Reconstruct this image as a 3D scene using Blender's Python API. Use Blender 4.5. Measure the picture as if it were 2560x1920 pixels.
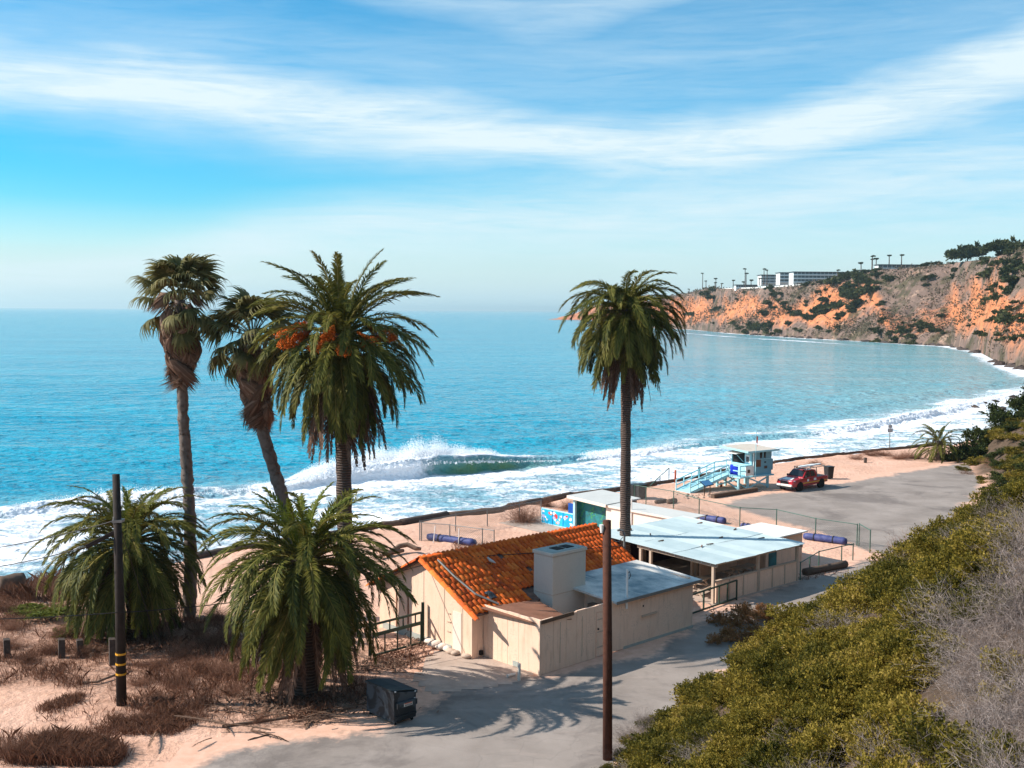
import bpy, math, random
import numpy as np
from mathutils import Vector, Matrix

for o in list(bpy.data.objects): bpy.data.objects.remove(o)
SC = bpy.context.scene
COL = SC.collection
R = math.radians

# ------------------------------------------------------------------ camera
FPX, CAMH = 2750.0, 15.6                 # focal length in photo pixels (2560 wide), eye height above the terrace
ROLL = math.atan(.0066)
TILT = math.atan((960 - 775.8) / FPX * math.cos(ROLL))
_fw = np.array([0, math.cos(TILT), -math.sin(TILT)]); _up = np.array([0, math.sin(TILT), math.cos(TILT)]); _rt = np.array([1., 0, 0])
_R = _rt * math.cos(ROLL) + _up * math.sin(ROLL); _U = _up * math.cos(ROLL) - _rt * math.sin(ROLL)
_C = np.array([0, 0, CAMH])
def G(px, py, z=0.0):
    """photo pixel -> point on the horizontal level z"""
    d = _fw + _R * (px - 1280) / FPX - _U * (py - 960) / FPX
    return _C + d * ((z - CAMH) / d[2])
def G2(px, py, z=0.0):
    return G(px * 1.15732, py * 1.15732, z)      # the same for coordinates read off the 2212 px wide view
def at_depth(px, py, y):
    d = _fw + _R * (px - 1280) / FPX - _U * (py - 960) / FPX
    return _C + d * (y / d[1])
cam = bpy.data.cameras.new('camera')
cam.sensor_width = 36.0; cam.lens = 36.0 * FPX / 2560.0
cam.clip_start = .5; cam.clip_end = 60000
camo = bpy.data.objects.new('camera', cam); COL.objects.link(camo)
m3 = Matrix(((_R[0], _U[0], -_fw[0]), (_R[1], _U[1], -_fw[1]), (_R[2], _U[2], -_fw[2])))
camo.matrix_world = Matrix.Translation(_C) @ m3.to_4x4()
SC.camera = camo

# ------------------------------------------------------------------ sun, sky, exposure
SUN_EL = R(37.2)
SUN_AZ = math.atan2(-1.0, .01)          # towards the sun, clockwise from +Y
sun = bpy.data.lights.new('sun', 'SUN'); sun.energy = 5.0; sun.angle = R(.53); sun.color = (1, .93, .84)
suno = bpy.data.objects.new('sun', sun); COL.objects.link(suno)
sdir = Vector((math.sin(SUN_AZ) * math.cos(SUN_EL), math.cos(SUN_AZ) * math.cos(SUN_EL), math.sin(SUN_EL)))
suno.rotation_euler = sdir.to_track_quat('Z', 'Y').to_euler()
suno.location = sdir * 80
W = bpy.data.worlds.new('World'); SC.world = W; W.use_nodes = True
SC.view_settings.view_transform = 'Standard'; SC.view_settings.look = 'None'
SC.view_settings.exposure = .55; SC.view_settings.gamma = 1; SC.view_settings.use_curve_mapping = False
def world():
    nt = W.node_tree; nt.nodes.clear(); N = nt.nodes.new; L = nt.links.new
    out = N('ShaderNodeOutputWorld'); bg = N('ShaderNodeBackground'); bg.inputs[1].default_value = .138
    sky = N('ShaderNodeTexSky'); sky.sky_type = 'NISHITA'; sky.sun_disc = False
    sky.sun_elevation = SUN_EL; sky.sun_rotation = SUN_AZ; sky.dust_density = .3; sky.ozone_density = 3.0; sky.air_density = .9
    tc = N('ShaderNodeTexCoord'); sep = N('ShaderNodeSeparateXYZ'); L(tc.outputs['Generated'], sep.inputs[0])
    def M(op, a, b=None, c=None, clamp=False):
        n = N('ShaderNodeMath'); n.operation = op; n.use_clamp = clamp
        for i, x in enumerate((a, b, c)):
            if x is None: continue
            if isinstance(x, (int, float)): n.inputs[i].default_value = x
            else: L(x, n.inputs[i])
        return n.outputs[0]
    az = M('ARCTAN2', sep.outputs[0], sep.outputs[1]); el = M('ARCSINE', sep.outputs[2])
    comb = N('ShaderNodeCombineXYZ'); L(az, comb.inputs[0]); L(M('MULTIPLY', el, 3.2), comb.inputs[1])
    def noise(scale, detail, off, rough=.55, dist=0.0, sc=(1, 1, 1), rz=0.0):
        mp = N('ShaderNodeMapping'); mp.inputs['Location'].default_value = off; mp.inputs['Scale'].default_value = sc; mp.inputs['Rotation'].default_value = (0, 0, rz); L(comb.outputs[0], mp.inputs[0])
        n = N('ShaderNodeTexNoise'); n.inputs['Scale'].default_value = scale; n.inputs['Detail'].default_value = detail
        n.inputs['Roughness'].default_value = rough; n.inputs['Distortion'].default_value = dist
        L(mp.outputs[0], n.inputs[0]); return n.outputs['Fac']
    nl = noise(2.2, 4, (3.1, 1.7, 0)); nf = noise(4.0, 12, (9.4, 2.2, 3), .66, .9, (1, 2.8, 1), .16); ng = noise(9.0, 12, (4.4, 7.2, 1), .68, 1.4, (1, 3.6, 1), -.22); nw = noise(3.0, 5, (1.2, 6.3, 5), .55, .3)
    elw = M('ADD', el, M('MULTIPLY', M('SUBTRACT', nl, .5), .07))
    # long cirrus banks: height of each bank over the azimuth, as the sky shows them
    def curve(pts, lo=-.5, hi=.5):
        fc = N('ShaderNodeFloatCurve'); c = fc.mapping.curves[0]
        x = M('DIVIDE', M('SUBTRACT', az, lo), hi - lo, clamp=True); L(x, fc.inputs['Value'])
        P = [((a - lo) / (hi - lo), b) for a, b in pts]
        c.points[0].location = P[0]; c.points[1].location = P[-1]
        for p in P[1:-1]: c.points.new(*p)
        fc.mapping.update(); return fc.outputs[0]
    def bank(cpts, wpts, amp):
        c = curve(cpts); w = curve(wpts)
        d = M('DIVIDE', M('SUBTRACT', elw, c), w)
        return M('MULTIPLY', M('POWER', 2.718, M('MULTIPLY', M('MULTIPLY', d, d), -1)), amp)
    px = lambda x: (x * 1.15732 - 1280) / FPX
    py = lambda y: (775 - (y + 32) * 1.15732) / FPX
    b1 = bank([(-.5, py(170)), (px(0), py(175)), (px(500), py(215)), (px(1000), py(255)), (px(1500), py(300)), (px(1900), py(235)), (px(2212), py(130)), (.5, py(115))],
              [(-.5, .036), (px(0), .034), (px(500), .036), (px(1000), .033), (px(1500), .028), (px(1900), .034), (px(2212), .046), (.5, .05)], 1.15)
    b2 = bank([(-.5, py(600)), (px(200), py(570)), (px(800), py(480)), (px(1300), py(430)), (px(2212), py(390)), (.5, py(390))],
              [(-.5, .02), (px(200), .018), (px(800), .04), (px(1300), .055), (px(2212), .07), (.5, .07)], .85)
    b3 = bank([(-.5, py(-60)), (px(500), py(-40)), (px(1000), py(10)), (px(1200), py(40)), (px(1500), py(0)), (.5, py(-120))],
              [(-.5, .01), (px(600), .016), (px(900), .024), (px(1200), .022), (px(1400), .012), (.5, .02)], .55)
    b0 = bank([(-.5, py(110)), (px(0), py(110)), (px(700), py(150)), (px(1300), py(150)), (px(2212), py(90)), (.5, py(80))], [(-.5, .04), (px(0), .04), (px(700), .05), (px(1300), .075), (px(2212), .09), (.5, .09)], .4)
    banks = M('MAXIMUM', M('MAXIMUM', M('MAXIMUM', b1, b2), b3), b0)
    high = M('MULTIPLY', M('SUBTRACT', nw, .33), 2.0, clamp=True)          # the same thin cloud over the rest of the sky
    up = M('MULTIPLY', M('SUBTRACT', el, .30), 8, clamp=True)
    banks = M('MAXIMUM', banks, M('MULTIPLY', high, up))
    tex = M('ADD', -.25, M('ADD', M('MULTIPLY', nf, 1.5), M('MULTIPLY', ng, .9)))
    tex2 = M('ADD', .55, M('MULTIPLY', nw, .85))
    fac = M('MULTIPLY', M('MULTIPLY', banks, tex), tex2)
    fac = M('MULTIPLY', fac, .86, clamp=True)
    haze = M('POWER', M('SUBTRACT', 1.0, M('DIVIDE', M('SUBTRACT', M('ABSOLUTE', el), .012), .15), clamp=True), 1.6)
    hsv = N('ShaderNodeHueSaturation'); hsv.inputs['Saturation'].default_value = 2.3; hsv.inputs['Value'].default_value = .82; hsv.inputs['Hue'].default_value = .484
    L(sky.outputs[0], hsv.inputs['Color'])
    mx = N('ShaderNodeMix'); mx.data_type = 'RGBA'; L(haze, mx.inputs[0]); L(hsv.outputs[0], mx.inputs[6]); mx.inputs[7].default_value = (3.1, 4.15, 4.45, 1)
    mx2 = N('ShaderNodeMix'); mx2.data_type = 'RGBA'; L(fac, mx2.inputs[0]); L(mx.outputs[2], mx2.inputs[6]); mx2.inputs[7].default_value = (4.0, 4.75, 5.05, 1)
    L(mx2.outputs[2], bg.inputs[0]); L(bg.outputs[0], out.inputs[0])
world()

# ------------------------------------------------------------------ helpers
rng = np.random.default_rng(7); random.seed(7)
_tab = np.random.default_rng(3).random((256, 256))
def vnoise(x, y, s=0):
    x = np.asarray(x, float) + s * 17.31; y = np.asarray(y, float) + s * 9.73
    xi = np.floor(x).astype(int); yi = np.floor(y).astype(int); fx = x - xi; fy = y - yi
    fx = fx * fx * (3 - 2 * fx); fy = fy * fy * (3 - 2 * fy)
    t = lambda a, b: _tab[a & 255, b & 255]
    return (t(xi, yi) * (1 - fx) + t(xi + 1, yi) * fx) * (1 - fy) + (t(xi, yi + 1) * (1 - fx) + t(xi + 1, yi + 1) * fx) * fy
def fbm(x, y, o=4, s=0):
    a = 0; k = .5
    for i in range(o):
        a = a + k * vnoise(np.asarray(x) * 2 ** i, np.asarray(y) * 2 ** i, s + i); k *= .5
    return a / (1 - .5 ** o)
def sstep(a, b, x):
    t = np.clip((np.asarray(x, float) - a) / (b - a), 0, 1); return t * t * (3 - 2 * t)

def mesh_np(name, v, f, attrs=None, smooth=False):
    v = np.asarray(v, np.float32); f = np.asarray(f, np.int32)
    me = bpy.data.meshes.new(name); n, k = f.shape
    me.vertices.add(len(v)); me.vertices.foreach_set('co', v.ravel())
    me.loops.add(n * k); me.loops.foreach_set('vertex_index', f.ravel())
    me.polygons.add(n); me.polygons.foreach_set('loop_start', np.arange(0, n * k, k, dtype=np.int32)); me.polygons.foreach_set('loop_total', np.full(n, k, np.int32))
    if smooth: me.polygons.foreach_set('use_smooth', np.ones(n, bool))
    for a, d in (attrs or {}).items():
        at = me.attributes.new(a, 'FLOAT', 'POINT'); at.data.foreach_set('value', np.asarray(d, np.float32).ravel())
    me.update(calc_edges=True); me.validate(); return me
def link(name, data, mat=None, parent=None, loc=None, rotz=None):
    o = bpy.data.objects.new(name, data); COL.objects.link(o)
    if mat is not None and data is not None and len(data.materials) == 0: data.materials.append(mat)
    if parent is not None: o.parent = parent
    if loc is not None: o.location = loc
    if rotz is not None: o.rotation_euler = (0, 0, rotz)
    return o
def tag(o, label, cat, group=None, kind=None):
    o['label'] = label
    if cat: o['category'] = cat
    if group: o['group'] = group
    if kind: o['kind'] = kind
    return o
def thing(name, label, cat, loc=(0, 0, 0), rotz=0, group=None):
    return tag(link(name, None, loc=loc, rotz=rotz), label, cat, group)
def struct(name, me, mat):
    o = link(name, me, mat); o['kind'] = 'structure'; return o
def copy_tree(o, parent=None):
    c = o.copy(); COL.objects.link(c); c.parent = parent
    for ch in o.children: copy_tree(ch, c)
    return c

class MB:
    def __init__(s): s.v = []; s.f = []
    def add(s, vs, fs):
        b = len(s.v); s.v += [tuple(p) for p in vs]; s.f += [tuple(i + b for i in f) for f in fs]; return s
    def hexa(s, p):          # 4 bottom points ccw, 4 top points ccw
        return s.add(p, [(3, 2, 1, 0), (4, 5, 6, 7), (0, 1, 5, 4), (1, 2, 6, 5), (2, 3, 7, 6), (3, 0, 4, 7)])
    def box(s, x0, x1, y0, y1, z0, z1):
        return s.hexa([(x0, y0, z0), (x1, y0, z0), (x1, y1, z0), (x0, y1, z0), (x0, y0, z1), (x1, y0, z1), (x1, y1, z1), (x0, y1, z1)])
    def bar(s, a, b, w, h=None):       # rectangular bar from a to b
        h = h or w; a = Vector(a); b = Vector(b); t = (b - a).normalized()
        up = Vector((0, 0, 1)) if abs(t.z) < .95 else Vector((0, 1, 0))
        x = t.cross(up).normalized() * w / 2; y = x.normalized().cross(t) * h / 2
        return s.add([a - x - y, a + x - y, a + x + y, a - x + y, b - x - y, b + x - y, b + x + y, b - x + y],
                     [(0, 1, 2, 3), (7, 6, 5, 4), (0, 4, 5, 1), (1, 5, 6, 2), (2, 6, 7, 3), (3, 7, 4, 0)])
    def tube(s, pts, rad, n=8, cap=True):
        P = [Vector(p) for p in pts]; rad = rad if hasattr(rad, '__len__') else [rad] * len(P); b = len(s.v); ref = None
        for i, p in enumerate(P):
            t = (P[min(i + 1, len(P) - 1)] - P[max(i - 1, 0)]).normalized()
            if ref is None: ref = Vector((1, 0, 0)) if abs(t.x) < .9 else Vector((0, 1, 0))
            x = (ref - t * ref.dot(t)).normalized(); y = t.cross(x); ref = x
            for k in range(n):
                a = 2 * math.pi * k / n; s.v.append(tuple(p + (x * math.cos(a) + y * math.sin(a)) * rad[i]))
        for i in range(len(P) - 1):
            for k in range(n):
                k2 = (k + 1) % n; s.f.append((b + i * n + k, b + i * n + k2, b + (i + 1) * n + k2, b + (i + 1) * n + k))
        if cap:
            s.f.append(tuple(b + k for k in range(n))[::-1]); s.f.append(tuple(b + (len(P) - 1) * n + k for k in range(n)))
        return s
    def prism(s, poly, axis, a, b):    # polygon in the two other axes, extruded along axis from a to b
        n = len(poly)
        def pt(q, w):
            return {'x': (w, q[0], q[1]), 'y': (q[0], w, q[1]), 'z': (q[0], q[1], w)}[axis]
        vs = [pt(q, a) for q in poly] + [pt(q, b) for q in poly]
        return s.add(vs, [tuple(range(n))[::-1], tuple(range(n, 2 * n))] + [(i, (i + 1) % n, n + (i + 1) % n, n + i) for i in range(n)])
    def mesh(s, name, smooth=False):
        me = bpy.data.meshes.new(name); me.from_pydata(s.v, [], s.f)
        if smooth:
            for p in me.polygons: p.use_smooth = True
        import bmesh
        bm = bmesh.new(); bm.from_mesh(me); bmesh.ops.recalc_face_normals(bm, faces=bm.faces); bm.to_mesh(me); bm.free()
        return me
    def build(s, name, mat, parent=None, smooth=False, bevel=0):
        o = link(name, s.mesh(name, smooth), mat, parent)
        if bevel:
            m = o.modifiers.new('bevel', 'BEVEL'); m.width = bevel; m.segments = 2; m.limit_method = 'ANGLE'
        return o
def box(name, mat, parent, *a, bevel=0): return MB().box(*a).build(name, mat, parent, bevel=bevel)
def bars(name, mat, parent, segs, w, h=None):
    m = MB()
    for a, b in segs: m.bar(a, b, w, h)
    return m.build(name, mat, parent)

# ------------------------------------------------------------------ materials
class NT:
    def __init__(s, name):
        s.m = bpy.data.materials.new(name); s.m.use_nodes = True; s.t = s.m.node_tree
        s.b = s.t.nodes['Principled BSDF']; s.o = s.t.nodes['Material Output']; s._tc = None
    def N(s, t, **k):
        n = s.t.nodes.new(t)
        for a, b in k.items(): setattr(n, a, b)
        return n
    def L(s, a, b): s.t.links.new(a, b)
    def set(s, sock, x):
        if hasattr(x, 'default_value') or hasattr(x, 'is_output'): s.L(x, sock)
        else: sock.default_value = (*x, 1) if isinstance(x, tuple) and len(x) == 3 and sock.type == 'RGBA' else x
    def co(s, kind='Object', scale=(1, 1, 1), rot=(0, 0, 0)):
        tc = s.N('ShaderNodeTexCoord'); mp = s.N('ShaderNodeMapping'); mp.inputs['Scale'].default_value = scale; mp.inputs['Rotation'].default_value = rot
        if kind == 'Position':
            g = s.N('ShaderNodeNewGeometry'); s.L(g.outputs['Position'], mp.inputs[0])
        else: s.L(tc.outputs[kind], mp.inputs[0])
        return mp.outputs[0]
    def noise(s, scale, detail=4, rough=.55, co=None, dist=0.0):
        n = s.N('ShaderNodeTexNoise'); n.inputs['Scale'].default_value = scale; n.inputs['Detail'].default_value = detail
        n.inputs['Roughness'].default_value = rough; n.inputs['Distortion'].default_value = dist
        s.L(co if co is not None else s.co('Position'), n.inputs[0]); return n.outputs['Fac']
    def ramp(s, fac, stops, interp='LINEAR'):
        r = s.N('ShaderNodeValToRGB'); e = r.color_ramp.elements; r.color_ramp.interpolation = interp
        while len(e) < len(stops): e.new(.5)
        for k, (p, c) in enumerate(stops):
            e[k].position = p; e[k].color = (*c, 1) if not isinstance(c, (int, float)) else (c, c, c, 1)
        s.L(fac, r.inputs[0]); return r.outputs[0]
    def mix(s, f, a, b, mode='MIX'):
        n = s.N('ShaderNodeMix', data_type='RGBA', blend_type=mode); s.set(n.inputs[0], f); s.set(n.inputs[6], a); s.set(n.inputs[7], b); return n.outputs[2]
    def math(s, op, a, b=0.0, clamp=False):
        n = s.N('ShaderNodeMath', operation=op, use_clamp=clamp); s.set(n.inputs[0], a); s.set(n.inputs[1], b); return n.outputs[0]
    def attr(s, name): n = s.N('ShaderNodeAttribute', attribute_name=name); return n.outputs['Fac']
    def rand(s): return s.N('ShaderNodeObjectInfo').outputs['Random']
    def bump(s, h, strength=.3, dist=.05):
        n = s.N('ShaderNodeBump'); n.inputs['Strength'].default_value = strength; n.inputs['Distance'].default_value = dist; s.L(h, n.inputs['Height']); s.L(n.outputs[0], s.b.inputs['Normal'])
    def col(s, c): s.set(s.b.inputs['Base Color'], c)
    def p(s, **k):
        for a, x in k.items(): s.set(s.b.inputs[a.replace('_', ' ')], x)
        return s
def paint(name, c, var=.12, rough=.7, scale=2.0, grime=0.0, grime_c=(.1, .07, .05), bump=.1, metal=0.0, spec=.3):
    n = NT(name); co = n.co('Position'); a = n.noise(scale, 6, .6, co); d = n.noise(scale * 9, 5, .6, co)
    lo = tuple(x * (1 - var) for x in c); hi = tuple(min(1, x * (1 + var * .7)) for x in c)
    k = n.ramp(a, [(.3, lo), (.7, hi)])
    if grime: k = n.mix(n.math('MULTIPLY', n.ramp(n.math('ADD', n.math('MULTIPLY', a, .5), n.math('MULTIPLY', d, .5)), [(.5, 0.), (.68, 1.)]), grime), k, grime_c)
    n.col(k); n.p(Roughness=rough, Metallic=metal, Specular_IOR_Level=spec); n.bump(d, bump, .02); return n.m
def leafmat(name, stops, trans=.35, rough=.5, use='var', randamt=.35):
    n = NT(name); f = n.attr(use) if use else n.rand()
    if use: f = n.math('ADD', n.math('MULTIPLY', f, 1 - randamt), n.math('MULTIPLY', n.rand(), randamt))
    c = n.ramp(f, stops); n.col(c); n.p(Roughness=rough + .12, Specular_IOR_Level=.1)
    tr = n.N('ShaderNodeBsdfTranslucent'); n.L(c, tr.inputs[0]); ms = n.N('ShaderNodeMixShader'); ms.inputs[0].default_value = trans
    n.L(n.b.outputs[0], ms.inputs[1]); n.L(tr.outputs[0], ms.inputs[2]); n.L(ms.outputs[0], n.o.inputs[0]); return n.m

M = {}
SAND = ((.6, .345, .24), (.74, .465, .345))
def mats():
    # bare ground
    n = NT('ground'); co = n.co('Position')
    a = n.noise(.22, 6, .62, co); b = n.noise(1.6, 6, .65, co); c = n.noise(9, 5, .7, co); hill = n.attr('hill'); dry = n.attr('dry')
    k = n.ramp(a, [(.3, SAND[0]), (.68, SAND[1])])
    k = n.mix(n.ramp(b, [(.5, 0.), (.72, .45)]), k, (.42, .22, .14))
    k = n.mix(n.math('MULTIPLY', n.ramp(n.math('ADD', n.math('MULTIPLY', b, .6), n.math('MULTIPLY', c, .4)), [(.35, 0.), (.62, 1.)]), dry), k, (.2, .105, .068))
    k = n.mix(hill, k, n.ramp(b, [(.3, (.05, .035, .025)), (.7, (.14, .095, .065))]))
    k = n.mix(n.ramp(c, [(.62, 0.), (.75, .5)]), k, (.22, .14, .1))
    n.col(k); n.p(Roughness=.95, Specular_IOR_Level=.1); n.bump(n.math('ADD', n.math('ADD', n.math('MULTIPLY', c, .4), b), n.math('MULTIPLY', n.noise(3.2, 3, .5, co), .8)), .75, .12); M['ground'] = n.m
    # asphalt, sand drifted in from the edges
    n = NT('asphalt'); co = n.co('Position'); a = n.noise(.35, 6, .6, co); b = n.noise(2.2, 6, .65, co); c = n.noise(22, 4, .7, co); e = n.attr('edge')
    k = n.ramp(a, [(.3, (.225, .188, .163)), (.7, (.335, .285, .252))])
    k = n.mix(n.ramp(b, [(.55, 0.), (.75, .6)]), k, (.31, .26, .23)); k = n.mix(n.ramp(c, [(.55, 0.), (.75, .4)]), k, (.12, .105, .1))
    k = n.mix(n.ramp(n.noise(.16, 7, .7, co, .8), [(.52, 0.), (.62, .55)]), k, (.12, .1, .092)); k = n.mix(n.ramp(n.noise(.9, 6, .7, n.co('Position', (.25, 1, 1), (0, 0, R(40)))), [(.56, 0.), (.7, .4)]), k, (.42, .34, .29))
    vo = n.N('ShaderNodeTexVoronoi', feature='DISTANCE_TO_EDGE'); vo.inputs['Scale'].default_value = .33
    mp = n.N('ShaderNodeVectorMath', operation='ADD'); n.L(co, mp.inputs[0]); nn = n.N('ShaderNodeTexNoise'); nn.inputs['Scale'].default_value = .8; n.L(co, nn.inputs[0]); n.L(nn.outputs['Color'], mp.inputs[1]); n.L(mp.outputs[0], vo.inputs[0])
    k = n.mix(n.ramp(vo.outputs['Distance'], [(.001, .18), (.007, 0.)]), k, (.08, .07, .06))
    s = n.math('SUBTRACT', n.math('ADD', n.math('MULTIPLY', a, 2.4), n.math('MULTIPLY', b, 1.6)), n.math('MULTIPLY', e, .95))
    k = n.mix(n.ramp(n.math('MULTIPLY', s, .4), [(.18, 0.), (.42, 1.)]), k, n.ramp(b, [(.3, SAND[0]), (.7, SAND[1])]))
    n.col(k); n.p(Roughness=.9, Specular_IOR_Level=.15); n.bump(c, .3, .02); M['asphalt'] = n.m
    n = NT('concrete'); co = n.co('Position'); b = n.noise(1.1, 6, .65, co); c = n.noise(14, 5, .7, co)
    k = n.ramp(b, [(.3, (.33, .25, .2)), (.7, (.5, .39, .32))]); k = n.mix(n.ramp(c, [(.58, 0.), (.7, .5)]), k, (.2, .15, .12)); n.col(k); n.p(Roughness=.9); n.bump(c, .2, .02); M['concrete'] = n.m
    # buildings
    n = NT('cream_wall_paint'); co = n.co('Object'); a = n.noise(1.3, 6, .65, co); st = n.noise(5, 6, .7, n.co('Object', (1, 1, .12))); d = n.noise(13, 5, .7, co)
    k = n.ramp(a, [(.3, (.78, .53, .385)), (.7, (.88, .63, .475))]); k = n.mix(n.ramp(st, [(.52, 0.), (.72, .6)]), k, (.5, .34, .24)); k = n.mix(n.ramp(n.math('ADD', n.math('MULTIPLY', a, .5), n.math('MULTIPLY', d, .5)), [(.54, 0.), (.66, .55)]), k, (.4, .27, .19)); n.col(k); n.p(Roughness=.85, Specular_IOR_Level=.25); n.bump(d, .2, .02); M['wall'] = n.m
    M['wall_white'] = paint('white_wall_paint', (.8, .68, .58), .06, .8, 1.2, .2, (.4, .3, .24))
    M['chimney'] = paint('chimney_stucco', (.62, .56, .48), .08, .9, 2.5, .3, (.3, .25, .2))
    M['foot'] = paint('wall_foot', (.4, .42, .38), .2, .9, 3, .6, (.15, .2, .18))
    M['trim'] = paint('cream_trim', (.55, .42, .32), .15, .8, 3, .6, (.2, .125, .08))
    M['soffit'] = paint('dark_board', (.12, .075, .05), .25, .8, 3)
    M['rustroof'] = paint('rust_brown_sheet', (.24, .105, .06), .35, .7, 1.5, .5, (.07, .045, .04))
    n = NT('roof_tile'); r = n.rand(); co = n.co('Position'); a = n.noise(7, 5, .6, co); b = n.noise(.55, 4, .6, co)
    k = n.ramp(n.math('ADD', n.math('MULTIPLY', r, .6), n.math('MULTIPLY', a, .4)), [(.1, (.46, .07, .014)), (.4, (.72, .125, .016)), (.7, (.82, .175, .022)), (.95, (.86, .27, .06))])
    k = n.mix(n.ramp(n.math('ADD', n.math('MULTIPLY', a, .5), n.math('MULTIPLY', b, .5)), [(.56, 0.), (.7, .7)]), k, (.13, .06, .04)); n.col(k); n.p(Roughness=.75, Specular_IOR_Level=.25); n.bump(a, .25, .02); M['tile'] = n.m
    M['mortar'] = paint('ridge_mortar', (.16, .1, .08), .3, .95, 6)
    n = NT('sheet_metal_roof'); r = n.rand(); co = n.co('Position'); a = n.noise(.7, 6, .65, co); b = n.noise(5, 6, .7, co)
    k = n.ramp(n.math('ADD', n.math('MULTIPLY', r, .35), n.math('MULTIPLY', a, .65)), [(.25, (.36, .46, .48)), (.7, (.55, .64, .64))])
    k = n.mix(n.ramp(b, [(.62, 0.), (.75, .55)]), k, (.2, .25, .27)); n.col(k); n.p(Roughness=.62, Metallic=.0, Specular_IOR_Level=.3); n.bump(b, .15, .02); M['sheet'] = n.m
    n = NT('tar_paper_roof'); co = n.co('Position'); a = n.noise(.6, 5, .6, co); b = n.noise(6, 6, .7, co)
    k = n.ramp(a, [(.36, (.2, .25, .26)), (.5, (.5, .49, .46)), (.66, (.76, .7, .63))]); k = n.mix(n.ramp(b, [(.58, 0.), (.74, .6)]), k, (.34, .14, .07)); n.col(k); n.p(Roughness=.6, Specular_IOR_Level=.3); M['annexroof'] = n.m
    M['paleroof'] = paint('pale_roofing', (.55, .55, .52), .1, .7, 1.0, .3, (.3, .3, .28))
    M['whiteroof'] = paint('white_roofing', (.8, .76, .7), .06, .7, 1.0, .2, (.5, .42, .36))
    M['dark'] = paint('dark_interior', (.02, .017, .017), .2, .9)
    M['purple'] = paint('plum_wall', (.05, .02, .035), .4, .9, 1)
    # painted murals
    n = NT('teal_mural'); co = n.co('Object'); a = n.noise(1.3, 5, .6, co, 1.0); b = n.noise(4, 6, .65, co, 1.5)
    k = n.ramp(a, [(.3, (.02, .07, .08)), (.5, (.01, .16, .19)), (.7, (.02, .24, .25))]); k = n.mix(n.ramp(b, [(.56, 0.), (.66, .8)]), k, (.03, .13, .05)); n.col(k); n.p(Roughness=.6); M['mural_teal'] = n.m
    M['mural_blue'] = paint('blue_mural_ground', (.01, .42, .72), .3, .5, 1.8, .5, (.05, .62, .8))
    for nm, c in (('mwhite', (.75, .8, .82)), ('mred', (.75, .06, .05)), ('mlav', (.45, .5, .75)), ('morange', (.75, .32, .08)), ('mgreen', (.06, .3, .12)), ('mgrey', (.3, .38, .42))): M[nm] = paint('mural_' + nm[1:], c, .2, .6, 5)
    M['frame_blue'] = paint('pale_blue_paint', (.45, .72, .82), .1, .6); M['deep_blue'] = paint('deep_blue_paint', (.01, .08, .35), .15, .5)
    # metals, wood
    M['green'] = paint('dark_green_metal', (.03, .06, .042), .3, .55, 4, .3, (.1, .06, .04)); M['greenfence'] = paint('green_coated_steel', (.06, .13, .1), .25, .6, 4)
    M['steel'] = paint('grey_galvanised_steel', (.2, .2, .19), .2, .55, 5, metal=.2); M['wire'] = paint('cable_black', (.02, .018, .017), .1, .6)
    M['pole_l'] = paint('tarred_pole', (.022, .015, .012), .4, .8, 3, .4, (.05, .03, .02)); M['pole_r'] = paint('creosote_brown_pole', (.085, .03, .017), .45, .85, 4, .5, (.03, .015, .012))
    M['yellow'] = paint('yellow_band', (.75, .36, .03), .1, .5); M['wood'] = paint('weathered_wood', (.13, .085, .06), .35, .9, 4, .4, (.05, .03, .025)); M['driftwood'] = paint('driftwood', (.2, .13, .09), .35, .9, 4, .4, (.06, .04, .03))
    M['stump'] = paint('old_post_wood', (.075, .055, .045), .35, .95, 6)
    M['rock'] = paint('pale_rock', (.5, .38, .3), .25, .9, 3, .3, (.2, .14, .1)); M['darkrock'] = paint('dark_shore_rock', (.07, .05, .042), .4, .9, 1.5)
    n = NT('dumpster_paint'); co = n.co('Position'); a = n.noise(1.5, 5, .55, co, .6); b = n.noise(7, 6, .7, co)
    k = n.mix(n.ramp(a, [(.48, 0.), (.53, 1.)]), (.012, .017, .022), (.05, .065, .078)); k = n.mix(n.ramp(b, [(.62, 0.), (.72, .5)]), k, (.02, .014, .012)); n.col(k); n.p(Roughness=.45); M['dump'] = n.m
    M['lid'] = paint('black_plastic_lid', (.018, .024, .026), .2, .45, 4); M['label'] = paint('white_sticker', (.7, .68, .62), .05, .5); M['redlabel'] = paint('red_print', (.6, .12, .05), .1, .5)
    M['bolt'] = paint('worn_steel', (.6, .6, .58), .1, .4)
    M['bluetarp'] = paint('blue_vinyl', (.05, .065, .2), .3, .6, 3, .5, (.16, .15, .2)); M['plastic'] = paint('black_plastic', (.022, .022, .024), .2, .5)
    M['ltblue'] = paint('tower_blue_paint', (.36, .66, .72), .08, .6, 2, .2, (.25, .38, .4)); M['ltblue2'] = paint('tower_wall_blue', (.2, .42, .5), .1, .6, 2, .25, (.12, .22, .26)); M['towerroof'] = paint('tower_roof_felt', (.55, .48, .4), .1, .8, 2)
    M['glass'] = NT('dark_glass').p(Base_Color=(.012, .016, .02), Roughness=.08, Specular_IOR_Level=.6).m
    M['towel'] = paint('royal_blue_cloth', (.005, .035, .5), .15, .8); M['sign_brown'] = paint('brown_sign', (.2, .09, .05), .2, .7); M['sign_blue'] = paint('blue_sign_face', (.08, .26, .5), .25, .4, 8)
    M['red_paint'] = NT('red_car_paint').p(Base_Color=(.42, .014, .022), Roughness=.28, Coat_Weight=.6, Coat_Roughness=.08).m
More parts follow.
